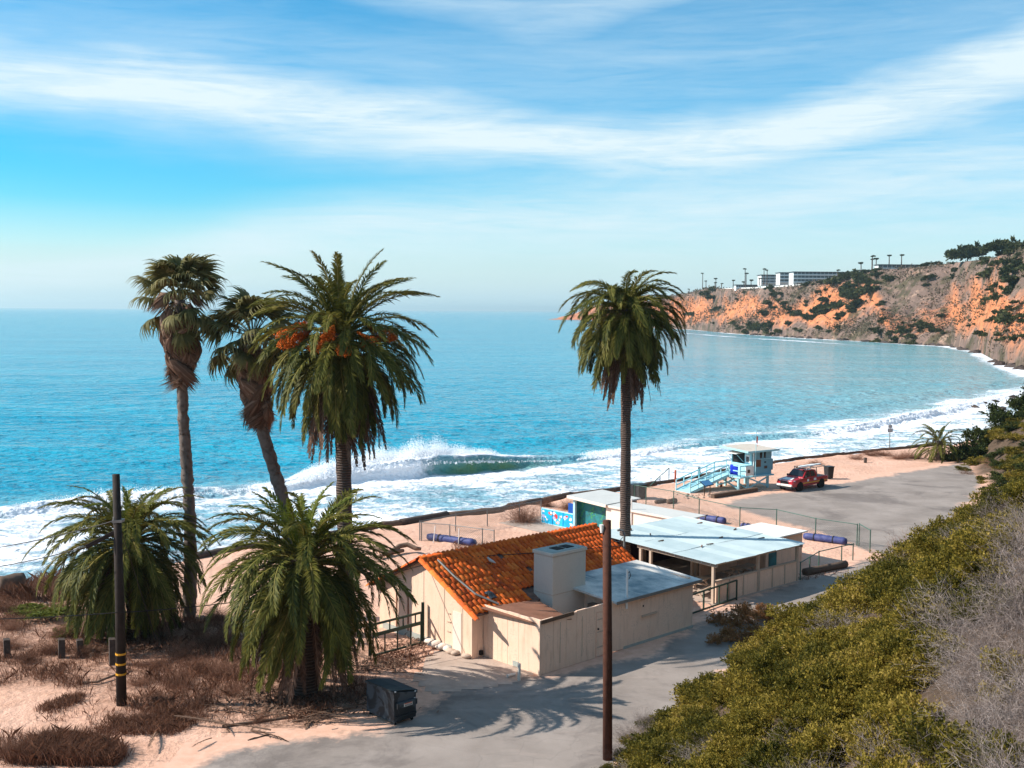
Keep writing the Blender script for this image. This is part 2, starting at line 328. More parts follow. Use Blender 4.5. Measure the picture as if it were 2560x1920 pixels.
    M['whitep'] = paint('white_gloss', (.8, .78, .74), .03, .35); M['rubber'] = paint('tyre_rubber', (.018, .018, .018), .2, .8); M['rim'] = paint('grey_rim', (.3, .32, .33), .1, .35, metal=.5)
    M['headlamp'] = NT('headlamp_lens').p(Base_Color=(.75, .77, .78), Roughness=.15).m; M['amber'] = paint('yellow_stripe', (.8, .42, .04), .05, .4)
    M['flag'] = paint('red_white_flag', (.62, .14, .1), .3, .7, 12); M['postred'] = paint('orange_marker', (.5, .13, .06), .2, .7)
    # palms
    M['frond'] = leafmat('palm_frond_green', [(0, (.036, .05, .014)), (.35, (.1, .108, .022)), (.7, (.21, .19, .042)), (1, (.38, .3, .1))], .34, .42)
    M['frond_y'] = leafmat('palm_frond_young', [(0, (.06, .09, .015)), (.5, (.14, .16, .02)), (1, (.26, .24, .05))], .35, .42)
    M['frond_d'] = leafmat('palm_frond_dead', [(0, (.075, .045, .032)), (.5, (.16, .095, .066)), (1, (.32, .21, .15))], .2, .7)
    M['fan'] = leafmat('fan_leaf_green', [(0, (.05, .055, .022)), (.5, (.13, .125, .045)), (1, (.3, .26, .12))], .35, .5)
    M['fan_d'] = leafmat('fan_leaf_dead', [(0, (.075, .046, .033)), (.45, (.215, .125, .085)), (1, (.42, .29, .21))], .25, .8)
    n = NT('date_palm_trunk'); co = n.co('Object'); w = n.N('ShaderNodeTexWave', wave_type='BANDS', bands_direction='Z'); w.inputs['Scale'].default_value = 2.6; w.inputs['Distortion'].default_value = 3; w.inputs['Detail'].default_value = 3; n.L(co, w.inputs[0])
    b = n.noise(5, 6, .7, co); k = n.ramp(n.math('ADD', n.math('MULTIPLY', w.outputs['Fac'], .4), n.math('MULTIPLY', b, .6)), [(.25, (.04, .026, .02)), (.7, (.14, .095, .075))]); n.col(k); n.p(Roughness=.95); n.bump(w.outputs['Fac'], .7, .06); M['trunk'] = n.m
    M['wtrunk'] = paint('fan_palm_trunk', (.17, .135, .115), .5, .95, 5, .6, (.05, .035, .03)); M['fruit'] = leafmat('orange_fruit', [(0, (.42, .07, .012)), (1, (.75, .2, .03))], .1, .6)
    # shrubs
    M['leaf'] = leafmat('shrub_leaf', [(0, (.03, .04, .008)), (.35, (.09, .08, .013)), (.65, (.235, .175, .026)), (.86, (.38, .27, .06)), (.95, (.36, .24, .13)), (1, (.45, .3, .2))], .3, .5, randamt=.42)
    M['leafd'] = leafmat('dark_shrub_leaf', [(0, (.02, .03, .01)), (.5, (.05, .065, .018)), (1, (.12, .125, .035))], .25, .5)
    M['leafo'] = leafmat('russet_leaf', [(0, (.14, .085, .03)), (.5, (.36, .17, .07)), (1, (.5, .3, .15))], .3, .6)
    M['twig'] = leafmat('grey_dry_twig', [(0, (.1, .075, .066)), (.5, (.22, .172, .152)), (1, (.42, .35, .315))], .1, .9)
    M['twigb'] = leafmat('brown_dry_weed', [(0, (.085, .04, .026)), (.5, (.2, .095, .06)), (1, (.36, .2, .135))], .25, .9)
    M['weedg'] = leafmat('ground_cover_leaf', [(0, (.05, .07, .012)), (1, (.2, .21, .03))], .3, .5)
    M['farleaf'] = leafmat('far_foliage', [(0, (.025, .035, .014)), (.6, (.065, .075, .028)), (1, (.13, .125, .05))], .2, .6, randamt=.5)
    M['scrub'] = leafmat('bluff_scrub', [(0, (.05, .055, .025)), (.35, (.1, .085, .05)), (.7, (.17, .115, .085)), (1, (.24, .165, .125))], .15, .8)
    M['cloth'] = M['whitep']
    # far buildings
    M['bwhite'] = paint('far_white_wall', (.75, .74, .7), .05, .8, .05); M['bgrey'] = paint('far_grey_wall', (.4, .42, .42), .08, .8, .05); M['broof'] = paint('far_dark_roof', (.08, .08, .085), .1, .8, .05)
    M['bglass'] = NT('far_window').p(Base_Color=(.09, .11, .12), Roughness=.3).m
    # bluff soil
    n = NT('bluff_soil'); co = n.co('Position'); st = n.co('Position', (.012, .012, .03)); a = n.noise(1.0, 7, .6, st, .5); b = n.noise(.09, 7, .68, co, .4); c = n.noise(.35, 6, .7, co)
    bare = n.attr('bare')
    k = n.ramp(b, [(.25, (.1, .07, .058)), (.5, (.185, .125, .1)), (.75, (.27, .185, .14))])
    k = n.mix(n.ramp(n.math('ADD', n.math('ADD', n.math('MULTIPLY', a, .5), n.math('MULTIPLY', b, .35)), n.math('MULTIPLY', bare, .45)), [(.49, 0.), (.62, 1.)]), k, n.ramp(c, [(.3, (.42, .14, .058)), (.6, (.6, .225, .1)), (.8, (.68, .36, .22))]))
    k = n.mix(n.ramp(n.math('SUBTRACT', n.noise(.05, 7, .7, co), n.math('MULTIPLY', bare, .18)), [(.5, 0.), (.58, .85)]), k, n.ramp(c, [(.3, (.035, .036, .02)), (.7, (.085, .075, .04))]))
    k = n.mix(n.ramp(n.noise(.28, 6, .75, co), [(.54, 0.), (.64, .7)]), k, (.07, .055, .042))
    k = n.mix(n.ramp(n.noise(.16, 6, .75, n.co('Position', (1, 1, .6))), [(.57, 0.), (.66, .6)]), k, (.5, .33, .24))
    n.col(k); n.p(Roughness=.95, Specular_IOR_Level=.1); n.bump(c, .6, 1.2); M['bluff'] = n.m
    # sea
    n = NT('sea_water'); co = n.co('Position'); foam = n.attr('foam'); shal = n.attr('shallow'); face = n.attr('face')
    w1 = n.noise(.5, 3, .55, n.co('Position', (.75, 1, 1), (0, 0, R(8)))); w2 = n.noise(.05, 6, .62, n.co('Position', (.22, 1, 1), (0, 0, R(10)))); w3 = n.noise(.006, 5, .6, n.co('Position', (.3, 1, 1)))
    deep = n.ramp(w3, [(.3, (.0, .27, .4)), (.7, (.006, .34, .47))])
    deep = n.mix(n.ramp(n.noise(.028, 6, .65, n.co('Position', (.25, 1, 1), (0, 0, R(7)))), [(.38, .4), (.62, 0.)]), deep, (.0, .14, .25))
    k = n.mix(shal, deep, n.ramp(n.noise(.03, 5, .6, co), [(.35, (.17, .41, .45)), (.65, (.3, .47, .48))]))
    k = n.mix(face, k, n.ramp(n.noise(.25, 4, .6, co), [(.35, (.03, .2, .15)), (.65, (.14, .26, .1))]))
    k = n.mix(n.math('MULTIPLY', foam, 1.1, True), k, (.42, .5, .58))
    vo = n.N('ShaderNodeTexVoronoi', feature='DISTANCE_TO_EDGE'); vo.inputs['Scale'].default_value = .42
    ad = n.N('ShaderNodeVectorMath', operation='MULTIPLY_ADD'); nn = n.N('ShaderNodeTexNoise'); nn.inputs['Scale'].default_value = .5; nn.inputs['Detail'].default_value = 5; n.L(co, nn.inputs[0]); n.L(nn.outputs['Color'], ad.inputs[0]); ad.inputs[1].default_value = (3.2, 3.2, 0)
    n.L(n.co('Position', (.55, 1, 1), (0, 0, R(25))), ad.inputs[2]); n.L(ad.outputs[0], vo.inputs[0])
    lace = n.math('SUBTRACT', 1.0, n.math('MULTIPLY', vo.outputs['Distance'], 2.1, True)); fn = n.noise(1.7, 6, .68, co); fl = n.noise(.13, 4, .6, co)
    v = n.math('ADD', n.math('ADD', n.math('MULTIPLY', lace, .42), n.math('MULTIPLY', fn, .5)), n.math('MULTIPLY', fl, .3))
    ff = n.ramp(n.math('SUBTRACT', n.math('ADD', v, n.math('MULTIPLY', foam, 1.0)), .98), [(0., 0.), (.22, 1.)])
    ff = n.math('MULTIPLY', ff, n.ramp(foam, [(0., 0.), (.06, 1.)]))
    n.col(n.mix(ff, k, (.86, .88, .91))); n.p(Roughness=n.math('ADD', .12, n.math('MULTIPLY', ff, .7)), IOR=1.33, Specular_IOR_Level=n.math('SUBTRACT', .38, n.math('MULTIPLY', ff, .25)))
    h = n.math('ADD', n.math('ADD', n.math('MULTIPLY', w1, 1.9), n.math('MULTIPLY', w2, 3.2)), n.math('MULTIPLY', ff, .25)); n.bump(h, .8, 1.0); M['sea'] = n.m
    n = NT('sea_spray'); n.col((.95, .96, .97)); n.p(Roughness=.9); tr = n.N('ShaderNodeBsdfTranslucent'); tr.inputs[0].default_value = (.97, .98, .99, 1); ms = n.N('ShaderNodeMixShader'); ms.inputs[0].default_value = .5
    n.L(n.b.outputs[0], ms.inputs[1]); n.L(tr.outputs[0], ms.inputs[2]); n.L(ms.outputs[0], n.o.inputs[0]); M['spray'] = n.m
mats()

# ================================================================== SETTING
SEA = -3.0
EDGE_PX = [(-400, 1530), (0, 1479), (58, 1467), (480, 1399), (568, 1382), (780, 1348), (954, 1317), (1000, 1312), (1113, 1293), (1244, 1280), (1271, 1270), (1350, 1258), (1425, 1241), (1532, 1229), (1638, 1212), (1695, 1203), (1800, 1182),
           (1935, 1158), (2010, 1147), (2110, 1137), (2270, 1121), (2340, 1114)]
EDGE = [tuple(G(*p)[:2]) for p in EDGE_PX] + [(53, 131), (64, 143), (88, 172), (115, 215), (152, 300), (176, 365), (240, 460)]
EX = np.array([p[0] for p in EDGE]); EY = np.array([p[1] for p in EDGE])
edge_y = lambda x: np.interp(x, EX, EY, left=None)
def edge_yy(x):
    x = np.asarray(x, float)
    return np.where(x < EX[0], EY[0] + (x - EX[0]) * .45, np.interp(x, EX, EY))
TOE_Y = [-40, -20, 0, 14, 39, 50, 60, 67, 75, 94, 117, 140, 200, 300, 400]; TOE_X = [-38, -27, -16, -8.2, 4.6, 13.2, 21.8, 26.2, 32.0, 41.0, 48.5, 60, 107, 162, 212]
def hill_d(x, y): return np.asarray(x, float) - np.interp(y, TOE_Y, TOE_X)
def hill_h(x, y):
    d = np.maximum(hill_d(x, y), 0); h = .645 * d * sstep(-.5, 3.5, d)
    return np.where(h > 14, 14 + (h - 14) / (1 + (h - 14) / 22), h)
def poly_sd(x, y, P):
    """signed distance to a polygon, positive inside"""
    x = np.asarray(x, float); y = np.asarray(y, float); best = np.full(x.shape, 1e9); ins = np.zeros(x.shape, bool); n = len(P)
    for i in range(n):
        ax, ay = P[i]; bx, by = P[(i + 1) % n]; ex, ey = bx - ax, by - ay
        t = np.clip(((x - ax) * ex + (y - ay) * ey) / (ex * ex + ey * ey + 1e-9), 0, 1)
        best = np.minimum(best, np.hypot(x - ax - t * ex, y - ay - t * ey))
        c = ((ay > y) != (by > y)) & (x < (bx - ax) * (y - ay) / (by - ay + 1e-12) + ax); ins ^= c
    return np.where(ins, best, -best)
ROAD = [tuple(G2(*p)[:2]) for p in [(200, 1790), (300, 1668), (420, 1600), (560, 1578), (700, 1568), (800, 1545), (900, 1500), (960, 1440), (1050, 1425), (1180, 1440), (1350, 1405), (1480, 1330), (1560, 1290), (1700, 1240), (1800, 1215), (1860, 1195),
        (1930, 1185), (2000, 1180), (1990, 1230), (1900, 1300), (1780, 1360), (1680, 1430), (1600, 1500), (1500, 1600), (1380, 1700), (1250, 1790)]]
LOT = [tuple(G2(*p)[:2]) for p in [(1530, 1080), (1600, 1068), (1690, 1055), (1790, 1040), (1900, 1022), (2000, 1006), (2060, 997), (2165, 1000), (2155, 1042), (2130, 1088), (2095, 1132), (2055, 1170), (2000, 1205), (1905, 1216), (1815, 1182), (1700, 1142), (1600, 1112), (1540, 1096)]]
APRON = [tuple(G2(*p)[:2]) for p in [(880, 1475), (930, 1400), (1010, 1412), (1075, 1400), (1165, 1450), (1115, 1478), (1020, 1490), (930, 1498)]]

def grid(xs, ys):
    X, Y = np.meshgrid(xs, ys); nx, ny = len(xs), len(ys); i = np.arange(nx * ny).reshape(ny, nx)
    f = np.stack([i[:-1, :-1], i[:-1, 1:], i[1:, 1:], i[1:, :-1]], -1).reshape(-1, 4); return X, Y, f
def spaced(segs):
    out = []
    for a, b, n in segs: out.append(np.linspace(a, b, n, endpoint=False))
    return np.unique(np.concatenate(out + [np.array([segs[-1][1]])]))

def ground_h(x, y):
    x = np.asarray(x, float); y = np.asarray(y, float)
    flat = np.maximum(poly_sd(x, y, ROAD), poly_sd(x, y, LOT)); off = sstep(.2, 3.0, -flat)
    bld = sstep(0, 2, -poly_sd(x, y, [(-6, 53), (1.3, 45.8), (18, 62), (9, 72)]))
    h = ((fbm(x * .25, y * .25, 4, 2) - .5) * .5 + (fbm(x * 1.1, y * 1.1, 3, 5) - .5) * .16) * off * bld
    s = y - edge_yy(x) + (fbm(x * .2, y * .1, 3, 9) - .5) * 1.2
    hh = hill_h(x, y); hh = hh + (fbm(x * .12, y * .12, 4, 4) - .5) * 2.2 * sstep(1, 6, hill_d(x, y))
    z = np.maximum(h, 0) * sstep(2, 0, hill_d(x, y)) + h * 0 + hh * sstep(3, -6, s)
    drop = sstep(-.1, 1.1, s) * 1.9 + np.clip(s - 1, 0, 60) * .22
    return z - drop * sstep(9, 3, hh) - np.clip(s, 0, 60) * .5 * sstep(3, 9, hh)
def build_ground():
    xs = spaced([(-240, -40, 30), (-40, -24, 24), (-24, 30, 110), (30, 62, 46), (62, 260, 60)]); ys = spaced([(-60, 8, 24), (8, 34, 40), (34, 134, 190), (134, 170, 24), (170, 420, 50)])
    X, Y, f = grid(xs, ys); Z = ground_h(X, Y); hill = sstep(-.6, 1.6, hill_d(X, Y) + (fbm(X * .5, Y * .5, 3, 8) - .5) * 2.5)
    w = G2(0, 1240); zone = [tuple(G2(*p)[:2]) for p in [(-300, 1235), (120, 1230), (300, 1300), (520, 1330), (700, 1380), (820, 1400), (800, 1520), (640, 1590), (420, 1560), (300, 1560), (180, 1480), (-300, 1480)]]
    zone2 = [tuple(G2(*p)[:2]) for p in [(-200, 1600), (120, 1590), (260, 1620), (260, 1656), (-200, 1660)]]
    dry = np.maximum(sstep(-1.2, 1.0, poly_sd(X, Y, zone)), .8 * sstep(-1, .6, poly_sd(X, Y, zone2)))
    me = mesh_np('ground', np.stack([X, Y, Z], -1).reshape(-1, 3), f, {'hill': hill, 'dry': dry}, True); struct('ground', me, M['ground'])
build_ground()
def sheet(name, P, mat, z, step=.45, pad=.3):
    P2 = np.array(P); xs = np.arange(P2[:, 0].min() - 1, P2[:, 0].max() + 1, step); ys = np.arange(P2[:, 1].min() - 1, P2[:, 1].max() + 1, step)
    X, Y, f = grid(xs, ys); sd = poly_sd(X, Y, P) + (fbm(X * .5, Y * .5, 3, 6) - .5) * .8; keep = (sd.ravel()[f] > -pad).all(1); f = f[keep]
    used = np.unique(f); mp = np.full(X.size, -1); mp[used] = np.arange(len(used)); v = np.stack([X.ravel()[used], Y.ravel()[used], np.full(len(used), z)], -1)
    return struct(name, mesh_np(name, v, mp[f], {'edge': sd.ravel()[used]}), mat)
sheet('road', ROAD, M['asphalt'], .006); sheet('parking_lot', LOT, M['asphalt'], .010); sheet('concrete_apron', APRON, M['concrete'], .016, .3, .1)

# ------------------------------------------------------------------ sea
BRK = [tuple(G2(x, y, SEA)[:2]) for x, y in [(-200, 1140), (0, 1122), (200, 1100), (450, 1078), (620, 1060), (770, 1040), (1000, 1026), (1250, 1003), (1400, 985), (1500, 968), (1830, 938), (2000, 905), (2212, 855), (2400, 820)]]
BX = np.array([p[0] for p in BRK]); BY = np.array([p[1] for p in BRK]); BRKX = BX; BRKY = BY
def brk_y(x): return np.interp(x, BX, BY)
SHORE_PX = [(1560, 818), (1725, 824), (1835, 834), (1985, 844), (2148, 853), (2311, 863), (2376, 866), (2453, 883), (2494, 905), (2560, 926), (2680, 975)]
SHORE = np.array([G(x, y, SEA)[:2] for x, y in SHORE_PX])
def shore_dist(x, y):
    best = np.full(np.shape(x), 1e9)
    for (ax, ay), (bx, by) in zip(SHORE[:-1], SHORE[1:]):
        ex, ey = bx - ax, by - ay; t = np.clip(((x - ax) * ex + (y - ay) * ey) / (ex * ex + ey * ey), 0, 1); best = np.minimum(best, np.hypot(x - ax - t * ex, y - ay - t * ey))
    return best
def wave_amp(x):      # height of the breaking crest along the line
    return .45 + 1.7 * np.exp(-((x + 9) / 11.5) ** 2) + .5 * np.exp(-((x + 38) / 9) ** 2) + .55 * np.exp(-((x - 75) / 30) ** 2) + .25 * (fbm(x * .12, x * 0 + 3, 3, 1) - .5)
def crest(x, y):
    s = (y - brk_y(x)) * .93 + (fbm(x * .06, y * 0, 3, 7) - .5) * 3.0
    return s
def sea_fields(X, Y):
    s = crest(X, Y); A = wave_amp(X)
    prof = np.where(s < 2.2, np.exp(-((s - 2.2) / .95) ** 2), np.exp(-((s - 2.2) / 5.0) ** 2)); z = A * prof
    z = z + .55 * np.exp(-((s - 26 - 4 * (fbm(X * .05, X * 0, 2, 3) - .5)) / 4.5) ** 2) * sstep(-20, 10, X) * sstep(0, 1, fbm(X * .03, X * 0, 2, 2) + .4)
    z = z + .3 * np.exp(-((s - 48) / 5) ** 2)
    far = 1 / (1 + (Y / 420.) ** 2)
    ch = (fbm(X * .11, Y * .3, 4, 11) - .5) * .5 + (fbm(X * .5 + 3, Y * .95, 3, 12) - .5) * .22
    z = z + ch * far * (1 - .45 * sstep(2, -2, s))
    brk = np.exp(-((X + 15) / 12.) ** 4) + sstep(38, 62, X) + .8 * np.exp(-((X + 38) / 10) ** 2)
    z = z + .75 * brk * np.exp(-((s - .8) / 2.0) ** 2) * (fbm(X * .8, Y * .8, 4, 17) - .45)
    z = z + .35 * sstep(.5, -1.5, s) * (fbm(X * .35, Y * .5, 4, 13) - .45)
    # foam
    ins = sstep(1.5, -.5, s); shore = np.clip((Y - edge_yy(X) - 2) / np.maximum(brk_y(X) - edge_yy(X) - 2, 1), 0, 1)
    fo = ins * (.42 + .08 * sstep(.45, .05, shore) + .2 * sstep(.8, 1, shore) + (fbm(X * .09, Y * .12, 3, 21) - .5) * .55)
    broken = np.clip(np.exp(-((X + 17) / 9.0) ** 4) + .85 * np.exp(-((X + 38) / 10) ** 2) + .95 * sstep(9, 12, X) * sstep(26, 15, X) + .95 * sstep(38, 62, X), 0, 1)
    top = np.exp(-((s - 3.0) / 1.3) ** 2); fo = np.maximum(fo, top * np.clip(A * .9 - .2, 0, 1) * (.55 + .5 * broken))
    fo = np.maximum(fo, broken * np.exp(-((s - 1.0) / 2.4) ** 2) * (.8 + .3 * fbm(X * .3, Y * .3, 3, 4)))
    fo = np.maximum(fo, sstep(30, 60, X) * np.exp(-((s + 1) / (4 + X * .03)) ** 2) * (.75 + .5 * (fbm(X * .1, Y * .1, 3, 5) - .3)))
    fo = np.maximum(fo, .62 * sstep(14, 30, X) * np.exp(-((s - 10) / 7) ** 2) * (fbm(X * .08, Y * .15, 3, 15) * 1.5 - .15))
    sd = shore_dist(X, Y); fo = np.maximum(fo, .95 * np.exp(-(sd / 6.0) ** 2) * (fbm(X * .012, Y * .012, 3, 31) * 1.9 - .25))
    b2 = np.exp(-((sd - 42) / 5) ** 2) * np.exp(-((Y - 900) / 260) ** 2); fo = np.maximum(fo, .9 * b2 * (fbm(X * .02, Y * .02, 3, 33) * 2.2 - .55))
    face = np.exp(-((s - .9) / .95) ** 2) * np.clip(A - .6, 0, 1) * (1 - .9 * broken) * sstep(22, 14, X)
    fo = fo * (1 - .85 * np.clip(face * 1.3, 0, 1))
    shal = np.clip(.15 * ins + .85 * sstep(-10, 90, X - (Y - 150) * .06) * sstep(1500, 500, Y) + .35 * sstep(20, 6, s), 0, 1)
    fo = fo * (1 - .16 * sstep(-18, -30, X) * ins)
    return z, np.clip(fo, 0, 1.2), np.clip(shal, 0, 1), np.clip(face * 1.2, 0, 1)
def build_sea():
    xs = spaced([(-30000, -6000, 8), (-6000, -1000, 14), (-1000, -200, 24), (-200, -60, 40), (-60, 130, 330), (130, 600, 110), (600, 2000, 24), (2000, 30000, 10)])
    ys = spaced([(20, 56, 14), (56, 90, 40), (90, 200, 210), (200, 300, 60), (300, 1250, 180), (1250, 4000, 40), (4000, 45000, 22)])
    X, Y, f = grid(xs, ys); z, fo, sh, fa = sea_fields(X, Y)
    s = crest(X, Y); push = np.where((s > .6) & (s < 4.5), -1.1 * np.exp(-((s - 2.3) / 1.0) ** 2) * np.clip(wave_amp(X) - .8, 0, 1.5), 0)      # the lip leans shoreward
    me = mesh_np('sea', np.stack([X, Y + push, SEA + z], -1).reshape(-1, 3), f, {'foam': fo, 'shallow': sh, 'face': fa}, True); struct('sea', me, M['sea'])
build_sea()
def build_spray():
    # thrown spray above the broken part of the crest
    V, F = [], []
    def cloud(n, x0, x1, hmax, back, size):
        x = rng.uniform(x0, x1, n); env = np.sin(np.clip((x - x0) / (x1 - x0), 0, 1) * np.pi) ** .7; lump = .35 + 1.1 * fbm(x * .5, x * 0 + 2.2, 4, 8)
        t = rng.power(.75, n) if False else rng.beta(.9, 2.6, n); A = wave_amp(x); s = 2.3 + rng.normal(0, .75, n) + t * back
        y = brk_y(x) + (s - (fbm(x * .06, x * 0, 3, 7) - .5) * 3.0) / .93; z = SEA + A * .62 + t * hmax * env * lump
        c = np.stack([x, y, z], -1); sz = size * rng.uniform(.4, 1.3, n) * (1 - .6 * t)
        a = rng.normal(size=(n, 3)); a /= np.linalg.norm(a, axis=1)[:, None]; b = rng.normal(size=(n, 3)); b -= (b * a).sum(1)[:, None] * a; b /= np.linalg.norm(b, axis=1)[:, None]
        v = np.stack([c + a * sz[:, None], c - a * sz[:, None] * .5 + b * sz[:, None] * .8, c - a * sz[:, None] * .5 - b * sz[:, None] * .8], 1); V.append(v.reshape(-1, 3))
    cloud(110000, -24, -1, 3.0, 2.2, .085); cloud(20000, -23, -2, 1.7, 1.5, .2); cloud(20000, -30, 6, .8, 1.2, .09); cloud(8000, 8, 16, .9, 1.2, .13); cloud(4000, -46, -30, 1.0, 1.4, .1); cloud(5000, 15, 26, .6, 1.0, .09); cloud(14000, 45, 125, .8, 2.0, .16)
    v = np.concatenate(V); f = np.arange(len(v)).reshape(-1, 3); o = link('wave_spray', mesh_np('wave_spray', v, f), M['spray']); tag(o, 'white spray thrown up along the crest of the breaking wave', 'spray', kind='stuff')
build_spray()

# ------------------------------------------------------------------ bluffs across the cove
TOP_PX = [(1560, 772), (1660, 744), (1713, 735), (1766, 721), (1835, 722), (1904, 721), (1985, 715), (2067, 700), (2130, 690), (2189, 676), (2295, 668), (2376, 658), (2466, 648), (2547, 626), (2620, 605), (2760, 575)]
def shore_at(px): 
    return np.interp(px, [p[0] for p in SHORE_PX], [p[1] for p in SHORE_PX])
TOPD = lambda px: np.interp(px, [1560, 1725, 1985, 2311, 2453, 2560, 2760], [70, 60, 62, 95, 130, 170, 210])
def build_bluff():
    pxs = np.arange(1545, 2770, 3.0); nt = 46; V = np.zeros((nt + 14, len(pxs), 3)); bare = np.zeros((nt + 14, len(pxs)))
    for i, px in enumerate(pxs):
        S = G(px, shore_at(px), SEA); dep = S[1] + TOPD(px); T = at_depth(px, np.interp(px, [p[0] for p in TOP_PX], [p[1] for p in TOP_PX]), dep)
        inl = (T - S)[:2]; inl = inl / np.linalg.norm(inl)
        for j in range(nt + 14):
            if j < nt:
                t = j / (nt - 1); hz = t; a = S[0] + (T[0] - S[0]) * t; b = S[1] + (T[1] - S[1]) * t
                prof = .05 * sstep(0, .06, t) + .95 * (t ** .85 * .75 + .25 * sstep(.6, 1, t)); z = SEA + (T[2] - SEA) * float(prof)
            else:
                k = (j - nt + 1) * 9.0 * (1 + (j - nt) * .25); a = T[0] + inl[0] * k; b = T[1] + inl[1] * k; z = T[2] + .01 * k - .0008 * k * k * (k < 30)
            V[j, i] = (a, b, z); bare[j, i] = t if j < nt else .2
    X, Y = V[..., 0], V[..., 1]; along = np.cumsum(np.r_[0, np.hypot(np.diff(X[0]), np.diff(Y[0]))])[None, :] + 0 * X
    jj = np.linspace(0, 1, nt)[:, None]; env = np.zeros((nt + 14, 1)); env[:nt] = np.sin(np.pi * np.clip(jj, 0, 1)) ** .8
    gul = (np.abs(fbm(along * .014 + bare * .5, along * 0 + 1, 3, 41) - .5) * 2) ** .8; rid = fbm(along * .05, V[..., 2] * .03, 4, 43) - .5
    amp = 7 + 13 * sstep(2000, 2450, pxs)[None, :] * np.ones_like(X)
    d = (gul - .45) * amp * 1.7 * env + rid * 11 * env
    V[..., 1] += d; V[..., 0] += d * .35; V[..., 2] += (fbm(X * .05, Y * .05, 5, 44) - .5) * 11 * env + (fbm(X * .02, Y * .02, 3, 45) - .5) * 1.5 * (1 - env) * (bare == .2)
    i = np.arange((nt + 14) * len(pxs)).reshape(nt + 14, -1); f = np.stack([i[:-1, :-1], i[:-1, 1:], i[1:, 1:], i[1:, :-1]], -1).reshape(-1, 4)
    br = np.clip(-.1 + .75 * (1 - gul) * env + .6 * (fbm(along * .02, V[..., 2] * .05, 3, 46) - .5), 0, 1)
    struct('bluff', mesh_np('bluff', V.reshape(-1, 3), f, {'bare': br}, True), M['bluff'])
    # low shelf of rocks and beach at the foot
    return V, nt
BV, BNT = build_bluff()
def bluff_point(px, t):      # a point on the bluff: photo column px, t = 0 at the shore .. 1 at the rim
    i = int(np.clip((px - 1545) / 3.0, 0, BV.shape[1] - 1)); j = int(np.clip(t * (BNT - 1), 0, BV.shape[0] - 1)); return BV[j, i]
def build_headland():
    # distant low point that closes the cove
    pxs = np.linspace(1352, 1600, 90); V = []
    for px in pxs:
        k = (px - 1352) / 248; base = G(px, 799 + 1.5 * k, SEA); top = 6 * sstep(0, .12, k) + 26 * sstep(.1, .5, k) + 22 * sstep(.45, 1, k); top *= (.8 + .4 * fbm(px * .05, 1, 4, 51))
        for t in np.linspace(0, 1, 9): V.append((base[0] + 40 * t, base[1] + 160 * t + (fbm(px * .06, t * 3, 3, 52) - .5) * 60, SEA - .5 + float(top) * t ** .7))
        V.append((base[0] + 60, base[1] + 700, SEA - .5 + float(top) * .9))
    n = 10; i = np.arange(len(V)).reshape(-1, n); f = np.stack([i[:-1, :-1], i[1:, :-1], i[1:, 1:], i[:-1, 1:]], -1).reshape(-1, 4)
    struct('headland', mesh_np('headland', V, f, {'bare': np.full(len(V), .75)}, True), M['bluff'])
build_headland()

